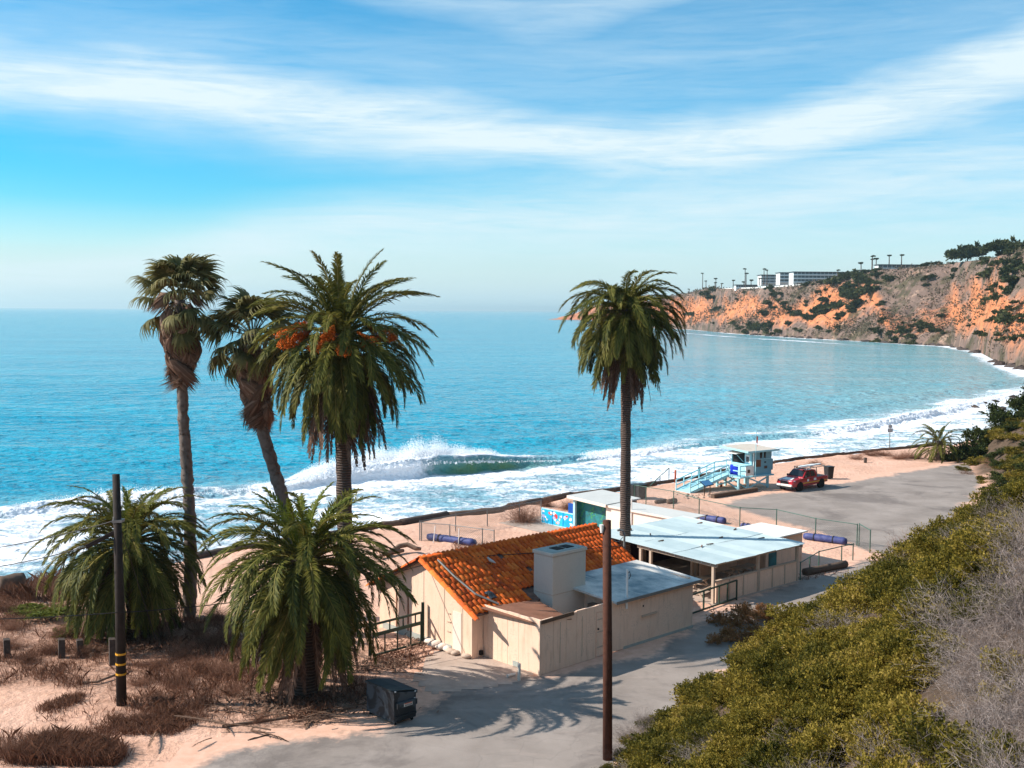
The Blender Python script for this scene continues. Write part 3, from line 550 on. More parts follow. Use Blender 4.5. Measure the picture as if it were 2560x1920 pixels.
# ================================================================== HOUSE with the orange tile roof
HA = R(90 - 46.5)                       # local x runs along the ridge, local y towards the sea
G1 = G(1179.6, 1648.4)
def build_house():
    h = thing('beach_house', 'cream beach house with orange clay tile roof, big chimney and walled side yard', 'house', (G1[0], G1[1], 0), HA)
    RV, RZ, EZ, U1 = 3.43, 4.0, 2.28, 11.75        # ridge offset, ridge height, eave height at the wall, length
    pitch = (RZ - EZ) / RV
    # walls
    gw = MB(); gw.prism([(0, 0), (2 * RV, 0), (2 * RV, EZ), (RV, RZ - .06), (0, EZ)], 'x', 0, .18).build('gable_wall', M['wall'], h)
    gw = MB(); gw.prism([(0, 0), (2 * RV, 0), (2 * RV, EZ), (RV, RZ - .06), (0, EZ)], 'x', U1 - .18, U1).build('gable_wall', M['wall'], h)
    box('front_wall', M['wall'], h, .18, U1 - .18, .0, .18, 0, EZ - .05); box('rear_wall', M['wall'], h, .18, U1 - .18, 2 * RV - .18, 2 * RV, 0, EZ - .05)
    # gable wall boards and shallow panel joints
    for y, z0, z1 in ((.62, .05, 2.3), (1.9, .05, 2.9), (3.4, .4, 3.5)): box('board_joint', M['trim'], h, -.012, .002, y, y + .035, z0, z1)
    box('side_door', M['wall_white'], h, -.02, .004, .72, 1.3, .02, 1.95); box('wall_foot', M['foot'], h, -.02, .003, 1.4, 6.6, .0, .32)
    box('door_frame', M['rustroof'], h, -.03, .003, 4.55, 4.63, .3, 2.1); box('door_frame', M['rustroof'], h, -.03, .003, 5.45, 5.53, .3, 2.1)
    for z in (1.35, .9, 1.75): box('wall_vent', M['trim'], h, -.03, .003, 1.45, 1.7, z, z + .05)
    # roof deck
    ov, ge = .35, .28
    top = lambda y: RZ - abs(y - RV) * pitch
    deck = MB()
    for sgn in (0, 1):
        y0 = -ov if not sgn else 2 * RV + ov
        a, b = (-ge, y0, top(y0)), (U1 + .15, y0, top(y0)); c, d = (U1 + .15, RV, RZ), (-ge, RV, RZ); lo = lambda p: (p[0], p[1], p[2] - .09)
        deck.hexa([lo(a), lo(b), lo(c), lo(d), a, b, c, d])
    roof = deck.build('roof', M['mortar'], h)
    # clay tiles: barrel covers in columns down the slope, courses across
    TW, TL = .285, .43
    def tile_mesh(r0, r1, L, n=5, name='tile'):
        m = MB(); N = []
        for x, r in ((0, r0), (L, r1)):
            for k in range(n + 1):
                a = math.pi * k / n; N.append((x, -math.cos(a) * r, math.sin(a) * r * .8))
            for k in range(n + 1):
                a = math.pi * k / n; N.append((x, -math.cos(a) * (r - .02), math.sin(a) * (r - .02) * .8))
        m.v = N; c = n + 1
        for k in range(n):
            m.f.append((k, k + 1, 2 * c + k + 1, 2 * c + k)); m.f.append((c + k + 1, c + k, 3 * c + k, 3 * c + k + 1)); m.f.append((k + 1, k, c + k, c + k + 1))
        return m.mesh(name, True)
    tm = [tile_mesh(.135, .105, TL + .09), tile_mesh(.13, .11, TL + .07), tile_mesh(.138, .104, TL + .1)]
    for t in tm: t.materials.append(M['tile'])
    slope = math.hypot(RV + ov, (RV + ov) * pitch); rows = int(slope / TL); cols = int((U1 + .1 + ge) / TW); ang = math.atan(pitch)
    spots = []
    for r in range(rows + 1):
        for c in range(cols + 1):
            s = slope - r * TL + .05; y = RV - (slope - r * TL) * math.cos(ang); z = RZ - (slope - r * TL) * math.sin(ang)
            u = -ge + .14 + c * TW + .02 * math.sin(r * 2.1)
            if y > RV - .1: continue
            if 3.55 < u < 6.45 and y < .32: continue          # the chimney stands here
            if u > 5.5 and y < .35: continue                   # the annex roof covers the eave here
            if random.random() < .006: continue
            spots.append((u, y, z))
    spots.sort(key=lambda p: -(-p[1] * .6 - p[0] * .5))
    near = spots[-10:] ; 
    spots.sort(key=lambda p: p[1] * .7 + p[0] * .72)           # nearest to the road corner first: these show largest
    rest = MB()
    for k, (u, y, z) in enumerate(spots):
        mt = tm[random.randrange(3)]; rot = Matrix.Rotation(math.pi / 2 + random.uniform(-.035, .035), 4, 'Z') @ Matrix.Rotation(-ang + random.uniform(-.012, .03), 4, 'Y')
        mw = Matrix.Translation((u + random.uniform(-.012, .012), y + random.uniform(-.02, .02), z + .012 + random.uniform(0, .012))) @ rot
        if k < 300:
            o = link('tile', mt, parent=roof); o.matrix_local = mw
        else: rest.add([mw @ v.co for v in mt.vertices], [tuple(p.vertices) for p in mt.polygons])
    o = rest.build('tile_field', M['tile'], roof, True); o['kind'] = 'stuff'
    back = MB()                                                  # seaward slope, out of sight but for its edge
    for r in range(rows):
        for c in range(cols + 1):
            s = r * TL; y = RV + (slope - s) * math.cos(ang); z = RZ - (slope - s) * math.sin(ang); u = -ge + .14 + c * TW
            if y < RV + .1: continue
            mw = Matrix.Translation((u, y, z + .012)) @ Matrix.Rotation(-math.pi / 2, 4, 'Z') @ Matrix.Rotation(-ang, 4, 'Y'); back.add([mw @ v.co for v in tm[0].vertices], [tuple(p.vertices) for p in tm[0].polygons])
    o = back.build('rear_tile_field', M['tile'], roof, True); o['kind'] = 'stuff'
    rt = tile_mesh(.15, .13, .5, 6, 'ridge_tile'); rt.materials.append(M['tile'])
    k = 0; u = -ge
    while u < U1 + .1:
        o = link('ridge_tile', rt, parent=roof); o.location = (u, RV + random.uniform(-.02, .02), RZ + .01 + random.uniform(0, .015)); o.rotation_euler = (0, random.uniform(-.01, .03), random.uniform(-.03, .03)); u += .42
    for sgn in (-1, 1):                                          # rake tiles down the gable
        s = .1
        while s < slope:
            y = RV + sgn * s * math.cos(ang); z = RZ - s * math.sin(ang)
            o = link('rake_tile', rt, parent=roof); o.location = (-ge + .02, y, z + .0); o.rotation_euler = (0, ang if True else 0, sgn * math.pi / 2); s += .44
    # chimney
    ch = box('chimney', M['chimney'], h, 3.95, 6.2, -1.15, .1, 0, 4.22, bevel=.02)
    box('cap', M['chimney'], ch, 3.9, 6.25, -1.2, .15, 4.24, 4.4, bevel=.02); box('cap_top', M['foot'], ch, 3.98, 6.17, -1.12, .07, 4.403, 4.42)
    for x in (4.55, 5.2): box('flue_opening', M['dark'], ch, x, x + .5, -.85, -.3, 4.424, 4.45)
    box('seam', M['trim'], ch, 3.935, 6.215, -1.165, .0, 2.42, 2.45)
    # annex with flat sheet roof
    YF = -3.6
    ax0, ax1 = 6.15, 11.35
    an = box('annex_wall', M['wall'], h, ax0, ax1, YF, YF + .16, .12, 2.32); box('annex_side_wall', M['wall'], h, ax1 - .16, ax1, YF + .16, 0, .12, 2.5); box('annex_side_wall', M['wall'], h, ax0, ax0 + .15, YF + .16, -.02, .12, 2.36)
    box('plinth', M['foot'], h, ax0 - .02, ax1 + .03, YF - .03, YF + .1, 0, .117)
    ar = MB(); P = [(5.35, -3.85, 2.40), (11.75, -3.85, 2.40), (11.75, .35, 2.66), (5.35, .35, 2.66)]
    ar.hexa([(x, y, z - .1) for x, y, z in P] + P); ro = ar.build('annex_roof', M['annexroof'], h)
    for x in (7.2, 9.0, 10.6): bars('roof_seam', M['paleroof'], ro, [((x, -3.83, 2.409), (x, .3, 2.665))], .05, .012)
    bars('fascia', M['steel'], ro, [((5.36, -3.87, 2.34), (11.76, -3.87, 2.34))], .03, .14)
    w = box('hatch', M['wall'], h, 7.35, 8.35, YF - .025, YF - .003, 1.15, 2.1); box('hatch_shelf', M['trim'], w, 7.4, 8.5, YF - .09, YF - .027, 1.28, 1.36); box('hatch_lock', M['dark'], w, 7.48, 7.54, YF - .05, YF - .026, 1.75, 1.84)
    # side yard fence: boarded panels, door
    fz = 2.38
    bounds = [(.68, 1.05, fz), (1.05, 2.9, fz - .02), (2.9, 3.35, fz), (3.35, 4.3, fz - .03)]
    segs = [.7, 1.5, 2.3, 2.95, 3.6, 4.22]
    for a, b in zip(segs[:-1], segs[1:]): box('fence_panel', M['wall'], h, a + .006, b - .006, YF - .02 + random.uniform(-.008, .008), YF + .06, .02, fz + random.uniform(-.03, .02))
    dr = box('yard_door', M['wall'], h, 4.26, 5.25, YF - .035, YF + .02, .06, 2.06); box('door_rail', M['trim'], dr, 4.3, 5.2, YF - .05, YF - .037, 1.15, 1.2); box('door_rail', M['trim'], dr, 4.3, 5.2, YF - .05, YF - .037, .45, .5); box('door_rail', M['trim'], dr, 4.3, 5.2, YF - .05, YF - .037, 1.72, 1.76)
    box('handle', M['dark'], dr, 4.31, 4.37, YF - .09, YF - .037, 1.28, 1.36); box('lintel', M['wall'], h, 4.22, 6.14, YF - .03, YF + .06, 2.08, 2.4); box('fence_panel', M['wall'], h, 5.28, 6.14, YF - .028, YF + .05, .04, 2.075)
    for a in (1.9, 3.3): box('batten', M['trim'], h, a, a + .03, YF - .035, YF - .02, .3, 2.1)
    ys = [-3.62, -2.95, -2.3, -1.6, -.95, -.3, -.02]
    for a, b in zip(ys[:-1], ys[1:]): box('fence_panel', M['wall'], h, .68 + random.uniform(-.006, .006), .76, a + .006, b - .006, .02, fz + .02 - .05 * (a + 3.6) / 3.6 + random.uniform(-.02, .02))
    box('corner_post', M['wall'], h, .62, .72, YF - .06, YF + .04, 0, fz + .03); box('pipe_box', M['dark'], h, .42, .56, -.14, -.004, .12, .32)
    box('vent_grille', M['foot'], h, .655, .679, -2.3, -1.95, .05, .28)
    # rusty sheet that roofs part of the yard
    ys = MB(); P = [(.55, -3.35, 2.26), (2.6, -3.66, 2.12), (3.6, -.4, 2.16), (.35, -.12, 2.32)]; ys.hexa([(x, y, z - .03) for x, y, z in P] + P); ys.build('yard_roof', M['rustroof'], h)
    bars('yard_roof_edge', M['soffit'], h, [((.7, -3.68, 2.33), (2.7, -3.68, 2.36))], .05, .16)
    st = box('crate', M['wood'], h, 5.2, 5.55, -2.6, -2.2, 1.5, 2.05); box('crate_stand', M['trim'], h, 5.0, 5.8, -2.8, -2.0, 0, 1.498)
    # conduit mast and meter pipe on the annex front, mast with a bent weatherhead at the far gable
    m = MB(); m.tube([(6.28, YF - .06, 1.9), (6.28, YF - .06, 3.75)], .055, 8).build('mast_pipe', M['whitep'], h); m = MB(); m.tube([(6.28, YF - .06, 3.5), (6.42, YF - .1, 3.62), (6.5, YF - .08, 3.4), (6.4, YF - .06, 3.25)], .02, 6).build('mast_cable', M['wire'], h)
    # drain pipe lying down the rake, leaves and a rag on the tiles
    m = MB(); m.tube([(.5, 3.0, top(3.0) + .14), (.55, 1.9, top(1.9) + .12), (.75, .6, top(.6) + .13), (1.35, -.3, top(-.3) + .2)], .05, 6).build('loose_pipe', M['steel'], h)
    return h, top
HOUSE, house_top = build_house()
def hloc(x, y, z):
    c, s = math.cos(HA), math.sin(HA); return Vector((G1[0] + c * x - s * y, G1[1] + s * x + c * y, z))
def rag():
    m = MB(); random.seed(4); P = []
    for i in range(5):
        for j in range(5): P.append((i * .1 - .2 + random.uniform(-.03, .03), j * .12 - .24 + random.uniform(-.03, .03), .16 + .1 * math.exp(-((i - 2) ** 2 + (j - 2) ** 2) / 3) + random.uniform(0, .05) - (j - 2) * -.055))
    m.v = P; m.f = [(i * 5 + j, (i + 1) * 5 + j, (i + 1) * 5 + j + 1, i * 5 + j + 1) for i in range(4) for j in range(4)]
    o = m.build('rag', M['dump'], None); o.location = hloc(1.45, .35, house_top(.35) - .02); o.rotation_euler = (0, 0, HA); s = o.modifiers.new('t', 'SOLIDIFY'); s.thickness = .03
    tag(o, 'dark grey crumpled rag lying low on the orange tile roof', 'rag')
    def bird(x, y, lab):
        m = MB(); b = m.tube([(-.22, 0, .0), (-.08, 0, .05), (.06, 0, .1), (.15, 0, .17), (.2, 0, .23), (.25, 0, .22)], [.012, .06, .085, .06, .045, .012], 8).build('gull', M['paleroof'], None, True); bk = MB().tube([(.24, 0, .22), (.31, 0, .205)], [.012, .003], 5).build('beak', M['yellow'], b); 
        MB().tube([(.02, .03, .03), (.02, .03, -.1)], .008, 5).build('leg', M['yellow'], b); MB().tube([(.02, -.03, .03), (.02, -.03, -.1)], .008, 5).build('leg', M['yellow'], b)
        b.location = hloc(x, y, house_top(y) + .21); b.rotation_euler = (0, 0, HA + 2); tag(b, lab, 'gull')
    bird(3.1, 2.1, 'small pale gull perched halfway up the tile roof')
rag()

# ================================================================== SHELTER with sheet metal roof
SA = R(90 - 48.3); S0 = G(1782.1, 1509.8)
def build_shelter():
    s = thing('picnic_shelter', 'open picnic shelter with pale blue-grey sheet roof on cream posts', 'shelter', (S0[0], S0[1], 0), SA)
    zr = lambda y: 2.26 + .028 * y
    def post(x, y, w=.15): return box('post', M['trim'], s, x - w / 2, x + w / 2, y - w / 2, y + w / 2, 0, zr(y) - .14)
    for x, y in ((0, 0), (3.97, 0), (7.75, 0), (0, 4.4), (0, 5.15), (3.5, 4.25), (3.85, 4.25), (7.75, 4.4), (7.75, 8.3), (0, 8.3), (3.9, 8.3)): post(x, y)
    def beam(a, b, w=.09, h=.2): bars('beam', M['trim'], s, [(a, b)], w, h)
    beam((-.06, -.3, zr(-.3) - .12), (-.06, 5.35, zr(5.3) - .12)); beam((-.1, 0, zr(0) - .15), (8, 0, zr(0) - .15), .1, .14); beam((0, 4.3, zr(4.3) - .15), (8, 4.3, zr(4.3) - .15)); beam((7.85, -.3, zr(0) - .14), (7.85, 8.5, zr(8.5) - .14)); beam((0, 8.3, zr(8.3) - .15), (8, 8.3, zr(8.3) - .15))
    # white lamp bulbs in a row along the left beam
    for k in range(9):
        y = .1 + k * .62; m = MB(); m.tube([(-.115, y, zr(y) - .12), (-.15, y, zr(y) - .12)], [.035, .03], 8).build('bulb', M['whitep'], s)
    # roof of overlapping sheets: each sheet is a part
    rf = bars('roof', M['soffit'], s, [((-.15, y, zr(y) - .035), (7.9, y, zr(y) - .035)) for y in (.3, 1.8, 3.3, 4.8, 6.3, 7.8)], .06, .05)
    random.seed(11); rows = [(-.42, 2.75), (2.6, 5.55), (5.4, 8.7)]
    for r, (y0, y1) in enumerate(rows):
        x = -.32
        while x < 7.85:
            w = .83 if r % 2 else .9; x1 = min(x + w + .04, 8.05); dz = .0 + r * .012 + random.uniform(0, .012); m = MB(); n = 10; tilt = random.uniform(-.01, .012); yo = random.uniform(-.05, .05)
            for k in range(n + 1):                                   # corrugated
                xx = x + (x1 - x) * k / n; zz = .012 * (k % 2)
                for yy in (y0 + yo, y1): m.v.append((xx, yy, zr(yy) + dz + zz + tilt * (k / n)))
            m.f = [(2 * k, 2 * k + 2, 2 * k + 3, 2 * k + 1) for k in range(n)]
            o = link('roof_sheet', m.mesh('roof_sheet'), M['sheet'], rf); md = o.modifiers.new('t', 'SOLIDIFY'); md.thickness = .006; x += w
    for k in range(9):                                               # lifted corners and debris
        x, y = random.uniform(.5, 7.5), random.uniform(.5, 8); a = random.uniform(-.3, .3); m = MB(); m.hexa([(x, y, zr(y) + .045), (x + .35, y + a, zr(y) + .045), (x + .3, y + a + .06, zr(y) + .05), (x + .05, y + .06, zr(y) + .05), (x, y, zr(y) + .06), (x + .35, y + a, zr(y) + .12), (x + .3, y + a + .06, zr(y) + .12), (x + .05, y + .06, zr(y) + .06)]); m.build('lifted_flap', M['rustroof'] if k % 3 == 0 else M['soffit'], rf)
    # low front wall of boarded panels
    xs = [.2, 1.35, 2.6, 3.9, 4.05, 5.3, 6.5, 7.68]
    for a, b in zip(xs[:-1], xs[1:]):
        if b - a > .3: box('wall_panel', M['wall'], s, a + .01, b - .01, -.04, .03, .03, 1.16)
    for x in xs[1:-1]: box('wall_stud', M['trim'], s, x - .04, x + .04, -.075, -.042, .03, 1.16)
    box('wall_cap', M['trim'], s, .1, 7.7, -.09, .07, 1.163, 1.235); box('rear_half_wall', M['wall'], s, 4.2, 7.7, 4.2, 4.3, 0, 1.1); box('rear_wall', M['purple'], s, -.2, 7.9, 8.42, 8.5, 0, 2.2); box('side_wall', M['dark'], s, 7.9, 7.98, 5, 8.4, 0, 2.2)
    box('slab', M['concrete'], s, -.25, 8, -.2, 8.5, .0, .03)
    # seat boards inside
    return s
build_shelter()
def sloc(x, y, z):
    c, q = math.cos(SA), math.sin(SA); return Vector((S0[0] + c * x - q * y, S0[1] + q * x + c * y, z))
def picnic_table(x, y, rot, lab):
    t = thing('picnic_table', lab, 'table', sloc(x, y, .03), rot, None)
    for k in range(4): box('top_board', M['trim'], t, -.95, .95, -.36 + k * .185, -.36 + k * .185 + .17, .72, .76)
    for sy in (-1, 1):
        box('bench_board', M['trim'], t, -.95, .95, sy * .62 - .13, sy * .62 + .13, .42, .46)
    for sx in (-.65, .65): bars('leg_frame', M['trim'], t, [((sx, -.66, 0), (sx, -.1, .7)), ((sx, .66, 0), (sx, .1, .7)), ((sx, -.7, .39), (sx, .7, .39))], .06, .09)
picnic_table(1.2, 5.2, SA, 'cream picnic table under the shelter beside the twin posts'); picnic_table(1.0, 1.9, SA + .2, 'cream picnic table under the shelter near its front corner post'); picnic_table(5.6, 2.2, SA, 'cream picnic table under the shelter behind the boarded half wall')
def build_hut():
    h = thing('store_hut', 'small cream store hut with white flat roof at the end of the shelter', 'hut', sloc(8.6, 2.75, 0), SA)
    box('wall', M['wall'], h, 0, 3.85, 0, .12, 0, 1.85); box('wall', M['wall'], h, 3.73, 3.85, .12, 3.0, 0, 1.85); box('wall', M['wall'], h, 0, .12, .12, 3.0, 0, 1.85); box('wall', M['wall'], h, .12, 3.73, 2.9, 3.0, 0, 1.85)
    box('roof', M['whiteroof'], h, -.2, 4.05, -.25, 3.25, 1.855, 1.94, bevel=.01); box('door', M['mural_teal'], h, .3, 1.1, -.03, -.003, .05, 1.75)
build_hut()
def build_annexroof_behind():
    K = (4.6, 77.5); b = thing('restroom_building', 'white restroom building with pale roof and dark teal underwater mural under its gable', 'restroom', (K[0], K[1], 0), SA)
    # local y runs towards the sea, x away along the terrace
    box('mural_wall', M['mural_teal'], b, .55, .7, -2.95, .2, 0, 2.2); box('end_post', M['frame_blue'], b, -.02, .16, .08, .26, 0, 2.2); box('inner_side_wall', M['mural_teal'], b, .0, .55, .1, .2, 0, 2.15)
    box('wall', M['wall_white'], b, 0, .15, -9.6, -2.95, 0, 2.2); box('wall', M['wall_white'], b, .7, 3.0, .05, .2, 0, 2.25); box('wall', M['wall_white'], b, 3.0, 3.12, -3, .2, 0, 2.3); box('wall', M['wall'], b, 1.7, 1.82, -9.6, -3, 0, 2.1); box('wall', M['wall'], b, .15, 1.7, -9.6, -9.48, 0, 2.1)
    m = MB(); P = [(-.25, .62, 2.46), (-.25, -3.15, 2.3), (3.35, -3.15, 2.36), (3.35, .62, 2.5)]; m.hexa([(x, y, z - .1) for x, y, z in P] + P); r = m.build('roof', M['paleroof'], b); bars('fascia', M['wall_white'], r, [((-.27, .64, 2.36), (-.27, -3.17, 2.2))], .04, .2)
    m = MB(); P = [(-.12, -3.2, 2.24), (-.12, -10.05, 2.24), (1.95, -10.05, 2.3), (1.95, -3.2, 2.3)]; m.hexa([(x, y, z - .08) for x, y, z in P] + P); r = m.build('lower_roof', M['paleroof'], b); bars('fascia', M['wall_white'], r, [((-.14, -3.22, 2.17), (-.14, -10.07, 2.17))], .04, .12)
    # mural: kelp and rocks painted on the wall
    for y, z0, hh in ((-.1, .3, 1.7), (-2.1, .4, 1.6), (-1.1, .9, .8)):
        m = MB()
        for k in range(12):
            zz = z0 + hh * k / 12; q = .12 * math.sin(k * 1.7); m.add([(.545, y + q, zz), (.545, y + q + .2 * (-1) ** k, zz + .08), (.545, y + q, zz + .14)], [(0, 1, 2)])
        m.build('painted_kelp', M['mgreen'], b)
    m = MB(); m.tube([(-.06, -5.35, 0), (-.06, -5.35, 3.0)], .05, 8).build('vent_pipe', M['whitep'], b)
    # mural screen beside it
    f = thing('mural_screen', 'low blue screen wall painted with a bright undersea mural', 'mural screen', (K[0], K[1], 0), SA)
    e = [.28, 1.25, 2.35, 3.5]
    for k in range(3):
        p = box('mural_panel', M['mural_blue'], f, -.03, .03, e[k] + .02, e[k + 1] - .02, .06, 1.08); random.seed(20 + k); L = e[k + 1] - e[k]
        for q in range(9):
            y = e[k] + .12 + random.random() * (L - .25); z = .2 + random.random() * .75; r = random.uniform(.07, .2); m = MB(); n = 9
            m.v = [(-.034 - q * .0012, y + math.cos(2 * math.pi * i / n) * r * random.uniform(.6, 1.3), z + math.sin(2 * math.pi * i / n) * r * random.uniform(.5, 1.1)) for i in range(n)]; m.f = [tuple(range(n))]
            m.build('painted_fish', M[['mwhite', 'mlav', 'mwhite', 'mgrey', 'morange', 'mwhite', 'mlav', 'mred', 'mwhite'][(q + 3 * k) % 9]], p)
    bars('frame', M['frame_blue'], f, [((0, .2, 0), (0, .2, 1.14)), ((0, 3.52, 0), (0, 3.52, 1.14)), ((0, .2, 1.11), (0, 3.52, 1.11)), ((0, .2, .03), (0, 3.52, .03))], .07, .07)
    for y in e[1:-1]: box('joint', M['deep_blue'], f, -.045, -.031, y - .015, y + .015, .06, 1.08)
    sc = thing('blue_enclosure', 'deep blue walled enclosure behind the mural screen', 'enclosure', (K[0], K[1], 0), SA)
    box('rear_wall', M['deep_blue'], sc, 2.2, 2.3, .6, 3.0, 0, 1.3); box('side_wall', M['frame_blue'], sc, .3, 2.2, .45, .55, 0, 1.5); box('bench', M['frame_blue'], sc, 1.6, 2.1, 1.0, 2.4, .35, .45); box('bench_leg', M['deep_blue'], sc, 1.7, 2.0, 1.1, 1.2, 0, .348); box('bench_leg', M['deep_blue'], sc, 1.7, 2.0, 2.2, 2.3, 0, .348); box('window_hole', M['wall_white'], sc, 2.17, 2.198, 1.2, 1.9, .6, 1.1)
    pd = box('concrete_pad', M['concrete'], None, -2.5, 2.3, .3, 5.5, .0, .02); pd.location = (K[0], K[1], .01); pd.rotation_euler = (0, 0, SA); pd['kind'] = 'structure'
build_annexroof_behind()

# ================================================================== PALMS
def frond_mesh(name, L, e0, bend, seed, leaf=.6, npair=82, stiff=.5, power=1.25, width=.062):
    g = np.random.default_rng(seed); ns = 15; s = np.linspace(0, 1, ns); th = np.maximum(np.radians(e0 - bend * s ** power), np.radians(-89)); ds = L / (ns - 1)
    x = np.r_[0, np.cumsum(np.cos(th[:-1]) * ds)]; z = np.r_[0, np.cumsum(np.sin(th[:-1]) * ds)]; side = g.normal(0, .05) * s ** 2 * L
    V, F, A = [], [], []
    for i in range(ns):                              # rachis
        r = .045 * (1 - s[i] * .85) + .006; t = np.array([math.cos(th[i]), 0, math.sin(th[i])]); n = np.array([-t[2], 0, t[0]]); c = np.array([x[i], side[i], z[i]])
        for a in (0, 2.1, 4.2): V.append(c + r * (np.array([0, 1., 0]) * math.cos(a) * 1.3 + n * math.sin(a))); A.append(.95)
    for i in range(ns - 1):
        for k in range(3): F.append((i * 3 + k, i * 3 + (k + 1) % 3, i * 3 + 3 + (k + 1) % 3, i * 3 + 3 + k))
    up = np.array([0, 0, 1.])
    for j in range(npair):
        q = .1 + .9 * (j + g.uniform(0, .6)) / npair; q = min(q, .995); c = np.array([np.interp(q, s, x), np.interp(q, s, side), np.interp(q, s, z)]); a = np.interp(q, s, th)
        t = np.array([math.cos(a), 0, math.sin(a)]); n = np.array([-t[2], 0, t[0]]); ll = leaf * (.35 + .65 * math.sin(math.pi * min(1, q * .92 + .1)) ** .7) * g.uniform(.8, 1.1)
        if q < .2: ll *= .45
        for sg in (-1, 1):
            al = np.radians(58 - 30 * q + g.normal(0, 6)); be = np.radians(g.choice([22, 38, 8]) + g.normal(0, 6)); b = np.array([0, sg, 0.])
            d = math.cos(al) * t + math.sin(al) * (b * math.cos(be) + n * math.sin(be)); tip = c + d * ll - up * ll * (1 - stiff) * .45
            w = np.cross(d, n); w = w / (np.linalg.norm(w) + 1e-9) * width * .5; mid = c + d * ll * .4 - up * ll * (1 - stiff) * .06; k = len(V); va = g.uniform(0, .75)
            V += [c, mid + w, tip, mid - w]; A += [va] * 4; F.append((k, k + 1, k + 2, k + 3))
    return mesh_np(name, np.array(V), np.array(F), {'var': A})
def frond_set(tag_, mat, classes, **k):
    out = []
    for e0, bend, L in classes:
        for v in range(2):
            me = frond_mesh('frond_' + tag_, L * (1 - .05 * v), e0, bend * (1 + .14 * v), int(abs(e0) * 7 + bend + v * 91), **k); me.materials.append(M[mat]); out.append((e0, me))
    return out
def trunk(name, parent, pts, rad, mat, n=14, rough=.05):
    m = MB(); P = [Vector(p) for p in pts]; Q = []; Rr = []
    for i in range(len(P) - 1):
        st = max(2, int((P[i + 1] - P[i]).length / .22))
        for k in range(st):
            t = k / st; Q.append(P[i].lerp(P[i + 1], t)); Rr.append((rad[i] * (1 - t) + rad[i + 1] * t) * (1 + random.uniform(-rough, rough)))
    Q.append(P[-1]); Rr.append(rad[-1]); m.tube(Q, Rr, n); m.v = [(a + random.uniform(-.5, .5) * rough * .5, b + random.uniform(-.5, .5) * rough * .5, c) for a, b, c in m.v]
    return m.build(name, mat, parent, True)
def boots(parent, pts, rad, mat, n, size=.16):     # old leaf bases on the trunk, joined
    m = MB(); P = [Vector(p) for p in pts]; cum = [0]
    for i in range(len(P) - 1): cum.append(cum[-1] + (P[i + 1] - P[i]).length)
    for k in range(n):
        d = random.random() * cum[-1]; i = max(j for j in range(len(P) - 1) if cum[j] <= d); t = (d - cum[i]) / (cum[i + 1] - cum[i]); c = P[i].lerp(P[i + 1], t); r = rad[i] * (1 - t) + rad[i + 1] * t; a = random.random() * 6.283
        o = Vector((math.cos(a), math.sin(a), 0)); s = Vector((-math.sin(a), math.cos(a), 0)) * size * .4; b = c + o * r * .93; m.add([b - s, b + s, b + o * size * .55 + Vector((0, 0, size * random.uniform(.5, 1.1)))], [(0, 1, 2)])
    o = m.build('leaf_base', mat, parent); o['kind'] = 'stuff'; return o
# frond families (angle at the heart, total bend, length)
FR_TALL = frond_set('tall', 'frond', [(80, 42, 4.3), (66, 62, 4.5), (52, 75, 4.7), (38, 82, 4.8), (24, 84, 4.8), (8, 84, 4.8), (-10, 76, 4.7), (-30, 60, 4.6), (-52, 36, 4.5)])
FR_DROOP = frond_set('droop', 'frond', [(74, 88, 3.6), (60, 105, 4.0), (44, 115, 4.4), (28, 112, 4.5), (12, 100, 4.5), (-6, 84, 4.4), (-26, 64, 4.3), (-50, 38, 4.2)])
FR_NEAR = frond_set('near', 'frond', [(78, 60, 3.7), (64, 82, 4.2), (48, 92, 4.5), (32, 96, 4.7), (16, 92, 4.8), (0, 86, 4.8), (-18, 68, 4.7), (-38, 50, 4.6), (-58, 30, 4.5)], leaf=.56, npair=86)
FR_YOUNG = frond_set('young', 'frond_y', [(82, 55, 3.2), (70, 78, 3.7), (56, 92, 3.9)], leaf=.44, npair=60)
FR_DEAD = frond_set('dead', 'frond_d', [(-58, 30, 4.2), (-72, 16, 4.4), (-80, 9, 4.5)], leaf=.34, npair=46, stiff=.2)
def pick(fs, e, k): 
    c = sorted(fs, key=lambda q: abs(q[0] - e))[:2]; return c[k % 2][1]
